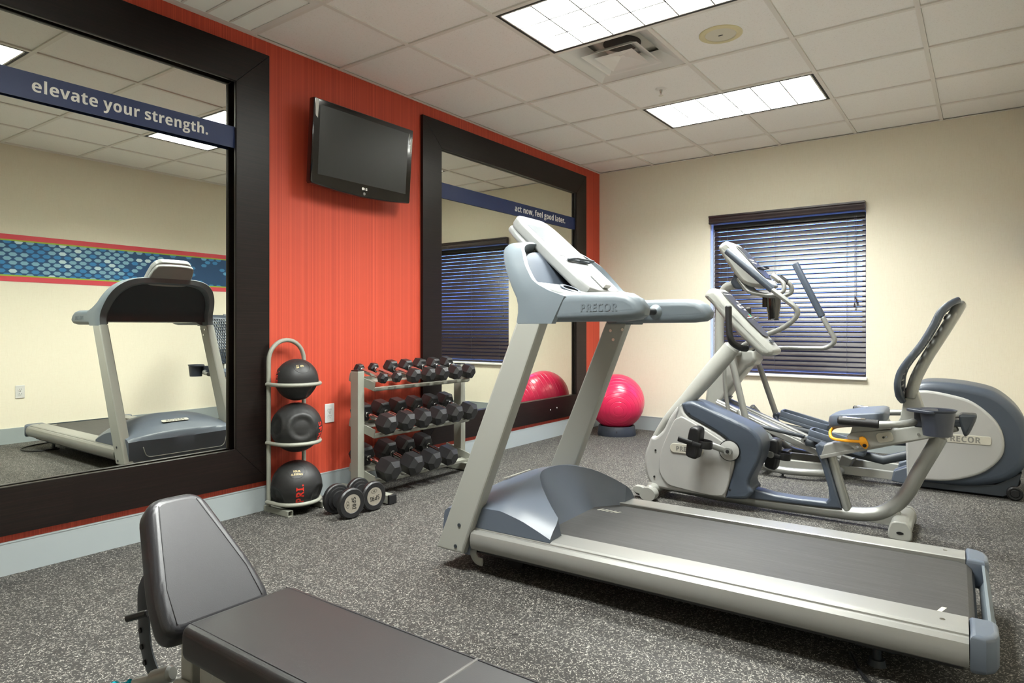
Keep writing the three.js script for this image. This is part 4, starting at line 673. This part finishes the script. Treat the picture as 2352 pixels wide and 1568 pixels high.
medBall('top medicine ball, six pound, in the upper ring', [0.158, 0.748, 3.915], 0.119, [['6', 0.013, 0.32, 0.75, -1.5, M.printGold], ['LB.', 0.026, 0.05, 0.7, -1.5, M.printGold], ['SPRI', 0.09, -1.15, 0.1, -1.5, M.printRed]], [dn(0.9, -0.6, 0.3, 0.5, 0.2), dn(-0.9, 0.1, 0.1, 0.4, 0.12)]);
medBall('middle medicine ball with deep hand grips', [0.158, 0.476, 3.915], 0.141, [['SPRI', 0.11, 1.15, -0.15, -1.5, M.printRed]], [dn(0.22, 0.1, 1, 0.52, 0.13), dn(-0.95, 0.12, 0.45, 0.5, 0.13)]);
medBall('bottom medicine ball, ten pound, in the lowest ring', [0.158, 0.145, 3.915], 0.141, [['10LB.', 0.042, 0, 0.78, 0, M.printGold], ['4.55KGS', 0.062, 0, 0.64, 0, M.printGold], ['SPRI.', 0.14, 0.12, -0.28, 1.57, M.printRed]], [dn(-0.85, -0.35, 0.55, 0.42, 0.12), dn(0.85, -0.35, 0.45, 0.42, 0.12)]);

// ---------- dumbbell rack ----------
const tiers = [[0.735, 0.785, 0.36, 0.14], [0.453, 0.512, 0.365, 0.125], [0.172, 0.238, 0.37, 0.115]];   // front y, back y, front x, back x
{
  const r = thing('dumbbell_rack', 'three tier pale grey dumbbell rack against the red wall', 'rack', [0, 0, 3.02]);
  for (const s of [1, -1]) {
    const z = s * 0.485; mesh('post', box(0.165, 0.235, 0.05, 0.775, z - 0.026, z + 0.026, 0.004), M.rackPaint, r); mesh('post_cap', box(0.168, 0.232, 0.775, 0.783, z - 0.024, z + 0.024, 0.003), M.black, r);
    mesh('foot_beam', box(0.03, 0.5, 0.004, 0.055, z - 0.028, z + 0.028, 0.004), M.rackPaint, r); mesh('foot_cap', box(0.497, 0.515, 0.002, 0.057, z - 0.03, z + 0.03, 0.004), M.black, r);
  }
  tiers.forEach(([fy, by, fx, bx]) => {
    const a = Math.atan2(by - fy, fx - bx), y0 = (fy + by) / 2 - 0.045 - (fy > 0.6 ? 0.004 : fy > 0.4 ? 0.014 : 0.022);
    const P = (g) => g.applyMatrix4(new THREE.Matrix4().makeRotationZ(-a).setPosition(0.215, y0, 0));
    for (const s of [1, -1]) mesh('shelf_bracket', P(box(-0.125, 0.11, -0.03, 0.022, s * 0.455 - 0.004, s * 0.455 + 0.004)), M.rackPaint, r);
    mesh('shelf_rail', P(join([box(0.05, 0.11, -0.034, -0.028, -0.45, 0.45), box(0.106, 0.11, -0.034, -0.014, -0.45, 0.45)])), M.rackPaint, r);
    mesh('shelf_rail', P(join([box(-0.125, -0.06, -0.034, -0.028, -0.45, 0.45), box(-0.125, -0.121, -0.034, -0.01, -0.45, 0.45)])), M.rackPaint, r);
  });
}
function hexHead(R, L) {     // chamfered hexagonal head, axis along x
  const pts = [[0, L / 2], [R * 0.55, L / 2], [R, L / 2 - R * 0.36], [R, -L / 2 + R * 0.2], [R * 0.78, -L / 2], [0, -L / 2]].map(([a, b]) => new THREE.Vector2(Math.max(a, 1e-4), b));
  return smooth(new THREE.LatheGeometry(pts.reverse(), 6), 0.2).rotateZ(-Math.PI / 2);
}
const place = ['first from the left', 'second from the left', 'third from the left', 'fourth from the left', 'fifth from the left', 'sixth from the left', 'seventh from the left'];
function hexDumbbell(tier, k, z, R, Lh) {
  const [fy, by, fx, bx] = tiers[tier], name = ['top', 'middle', 'bottom'][tier];
  const d = thing('hex_dumbbell', `black hex dumbbell, ${place[k]} on the ${name} rack shelf`, 'dumbbell', [(fx + bx) / 2, (fy + by) / 2, z], 0, 'hex dumbbells on the rack');
  d.rotation.z = -Math.atan2(by - fy, fx - bx); const rot = rr(-0.09, 0.09), half = Math.hypot(fx - bx, fy - by) / 2, h = hexHead(R, Lh);
  mesh('head', turn(h.clone(), rot, 0, 0).translate(half, 0, 0), M.hex, d); mesh('head', turn(h.clone(), -rot, Math.PI, 0).translate(-half, 0, 0), M.hex, d);
  mesh('handle', sweep(Array.from({ length: 9 }, (_, i) => V((i / 8 - 0.5) * 2 * (half - Lh / 2 + 0.004), 0, 0)), (t) => 0.0125 + 0.0035 * Math.sin(t * Math.PI), (t) => 0.0125 + 0.0035 * Math.sin(t * Math.PI), 14), M.chrome, d);
  for (const s of [1, -1]) mesh('collar', cyl(0.018, 0.018, 0.01, 16).rotateZ(Math.PI / 2).translate(s * (half - Lh / 2 - 0.004), 0, 0), M.chrome, d);
}
[3.441, 3.323, 3.172, 3.036, 2.903, 2.765, 2.624].forEach((z, k) => hexDumbbell(0, k, z, [0.034, 0.036, 0.05, 0.05, 0.052, 0.052, 0.053][k], [0.05, 0.05, 0.075, 0.08, 0.08, 0.085, 0.085][k]));
[3.412, 3.254, 3.105, 2.949, 2.785, 2.628].forEach((z, k) => hexDumbbell(1, k, z, 0.064, 0.112));
[3.401, 3.198, 3.026, 2.855].forEach((z, k) => hexDumbbell(2, k, z, [0.074, 0.072, 0.068, 0.065][k], 0.128));
function roundDumbbell(label, [x, z], ry, spin) {
  const R = 0.083, d = thing('round_dumbbell', label, 'dumbbell', [x, R, z], ry, 'round dumbbells on the floor');
  for (const s of [1, -1]) {
    const h = mesh('head', lathe([[0, 0.03], [0.05, 0.03], [0.053, 0.033], [0.076, 0.034], [0.083, 0.026], [0.083, 0.006], [0.078, 0], [0.066, -0.002], [0.064, -0.012], [0.05, -0.014], [0.048, -0.024], [0.034, -0.026], [0, -0.026]], 48).rotateZ(-s * Math.PI / 2), M.hex, d); h.position.x = s * 0.055;
    const f = mesh('face_disc', cyl(0.051, 0.051, 0.003, 40).rotateZ(Math.PI / 2).translate(s * 0.0305, 0, 0), std(0x8b8579, 0.45, { metalness: 0.2 }), h);
    if (s > 0) { mesh('print', [text('SPRI', 0.064, 0.0008, 'plain').translate(0, 0.01, 0), text('10', 0.012, 0.0008, 'plain').translate(0, -0.03, 0), smooth(new THREE.TorusGeometry(0.014, 0.0008, 6, 30).scale(1.3, 0.75, 0.6), 0.8).translate(0, -0.03, 0)].map((g) => turn(turn(g, 0, 0, spin), 0, Math.PI / 2, 0).translate(0.0325, 0, 0)), M.black, h); }
  }
  mesh('handle', sweep([V(-0.035, 0, 0), V(0, 0, 0), V(0.035, 0, 0)], 0.015, 0.015, 16), M.chrome, d);
}
roundDumbbell('round black dumbbell on the floor nearest the medicine ball rack', [0.462, 3.83], -0.12, -1.5);
roundDumbbell('round black dumbbell on the floor touching the dumbbell rack foot', [0.442, 3.655], -0.08, 3.25);

// ---------- weight bench ----------
{
  const b = thing('weight_bench', 'adjustable black padded weight bench in the foreground', 'bench', [1.975, 0, 5.38]);
  const pad = (pts, y0, y1, r, c = 0.035) => plate(roundPoly(pts, c), y0, y1, r, 6, 0.5).rotateX(-Math.PI / 2);   // drawn in (x, -z)
  const uvxz = (g, k) => { const p = g.attributes.position, u = g.attributes.uv; for (let i = 0; i < p.count; i++) u.setXY(i, p.getX(i), p.getZ(i) + p.getY(i)); return g; };
  mesh('back_pad', uvxz(pad([[0, -0.138], [1.08, -0.138], [1.08, 0.138], [0, 0.138]], 0.345, 0.42, 0.02, 0.03)), M.vinylSeat, b);
  mesh('cross_seam', sweep([V(0.6, 0.4198, -0.122), V(0.6, 0.4202, 0), V(0.6, 0.4198, 0.122)], 0.0022, 0.004, 8), std(0x4a4845, 0.5), b);
  for (const s of [1, -1]) mesh('seam', sweep([V(0.01, 0.4195, s * 0.118), V(0.3, 0.4205, s * 0.119), V(1.06, 0.4205, s * 0.119)], 0.0012, 0.0012, 6), M.thread, b);
  // short seat pad, tipped up
  const q = new THREE.Matrix4().makeRotationZ(2.32).setPosition(-0.115, 0.324, 0);
  const seat = mesh('seat_pad', uvxz(pad([[-0.01, -0.132], [0.1, -0.124], [0.34, -0.068], [0.34, 0.068], [0.1, 0.124], [-0.01, 0.132]], 0, 0.078, 0.024, 0.045)).rotateX(Math.PI).applyMatrix4(q), M.vinyl, b);
  for (const s of [1, -1]) mesh('seam', sweep([V(0.015, -0.0782, s * 0.104), V(0.1, -0.0782, s * 0.098), V(0.2, -0.0782, s * 0.0745), V(0.312, -0.0782, s * 0.047)].map((v) => v.applyMatrix4(q)), 0.0012, 0.0012, 6), M.thread, b);
  mesh('adjuster_arc', [sweep(spline([[-0.31, 0.42, 0.04], [-0.36, 0.37, 0.04], [-0.362, 0.30, 0.04], [-0.35, 0.235, 0.04], [-0.32, 0.19, 0.04], [-0.25, 0.14, 0.04]], 30), 0.006, 0.03, 10)], M.slateDark, b);
  for (const [x, y] of [[-0.385, 0.275], [-0.378, 0.235], [-0.362, 0.2]]) mesh('notch', cyl(0.007, 0.007, 0.014, 10).rotateX(Math.PI / 2).translate(x + 0.02, y, 0.043), M.black, b);
  mesh('stop_pin', rod([-0.30, 0.34, 0.06], [-0.345, 0.325, 0.09], 0.009), M.black, b);
  const k = mesh('pop_pin', [rod([-0.29, 0.178, 0.055], [-0.33, 0.165, 0.08], 0.013), rod([-0.235, 0.2, 0.03], [-0.29, 0.178, 0.055], 0.02)], M.silver, b);
  mesh('pull_knob', [rod([-0.33, 0.165, 0.08], [-0.372, 0.152, 0.1], 0.008), rod([-0.372, 0.152, 0.1], [-0.385, 0.148, 0.106], 0.015), rod([-0.335, 0.163, 0.083], [-0.342, 0.161, 0.086], 0.013)], M.teal, k).userData.label = 'teal anodised pull knob';
  mesh('seat_support', [box(-0.2, -0.15, 0.19, 0.34, -0.03, 0.03, 0.006), box(-0.115, -0.06, 0.1, 0.33, -0.03, 0.03, 0.006)], M.paint, b);
  mesh('pivot_plate', [plate(outline([[-0.24, 0.1], [-0.1, 0.1], [0.05, 0.2], [0.12, 0.34], [0.02, 0.34], [-0.06, 0.22], [-0.2, 0.2]], true, 40, 0.3), -0.045, -0.035, 0.002), plate(outline([[-0.24, 0.1], [-0.1, 0.1], [0.05, 0.2], [0.12, 0.34], [0.02, 0.34], [-0.06, 0.22], [-0.2, 0.2]], true, 40, 0.3), 0.035, 0.045, 0.002)], M.paint, b);
  mesh('pad_beam', box(0.05, 0.95, 0.285, 0.343, -0.03, 0.03, 0.005), M.paint, b);
  mesh('base_beam', sweep([V(-0.2, 0.12, 0), V(0.95, 0.06, 0)], 0.03, 0.035, 12), M.paint, b);
  mesh('front_foot', box(-0.25, -0.18, 0.0, 0.06, -0.22, 0.22, 0.012), M.paint, b); mesh('rear_foot', box(0.9, 0.97, 0.0, 0.06, -0.28, 0.28, 0.012), M.paint, b);
  mesh('rear_strut', sweep([V(0.5, 0.09, 0), V(0.6, 0.29, 0)], 0.028, 0.028, 12), M.paint, b);
}

renderer.render(scene, camera);
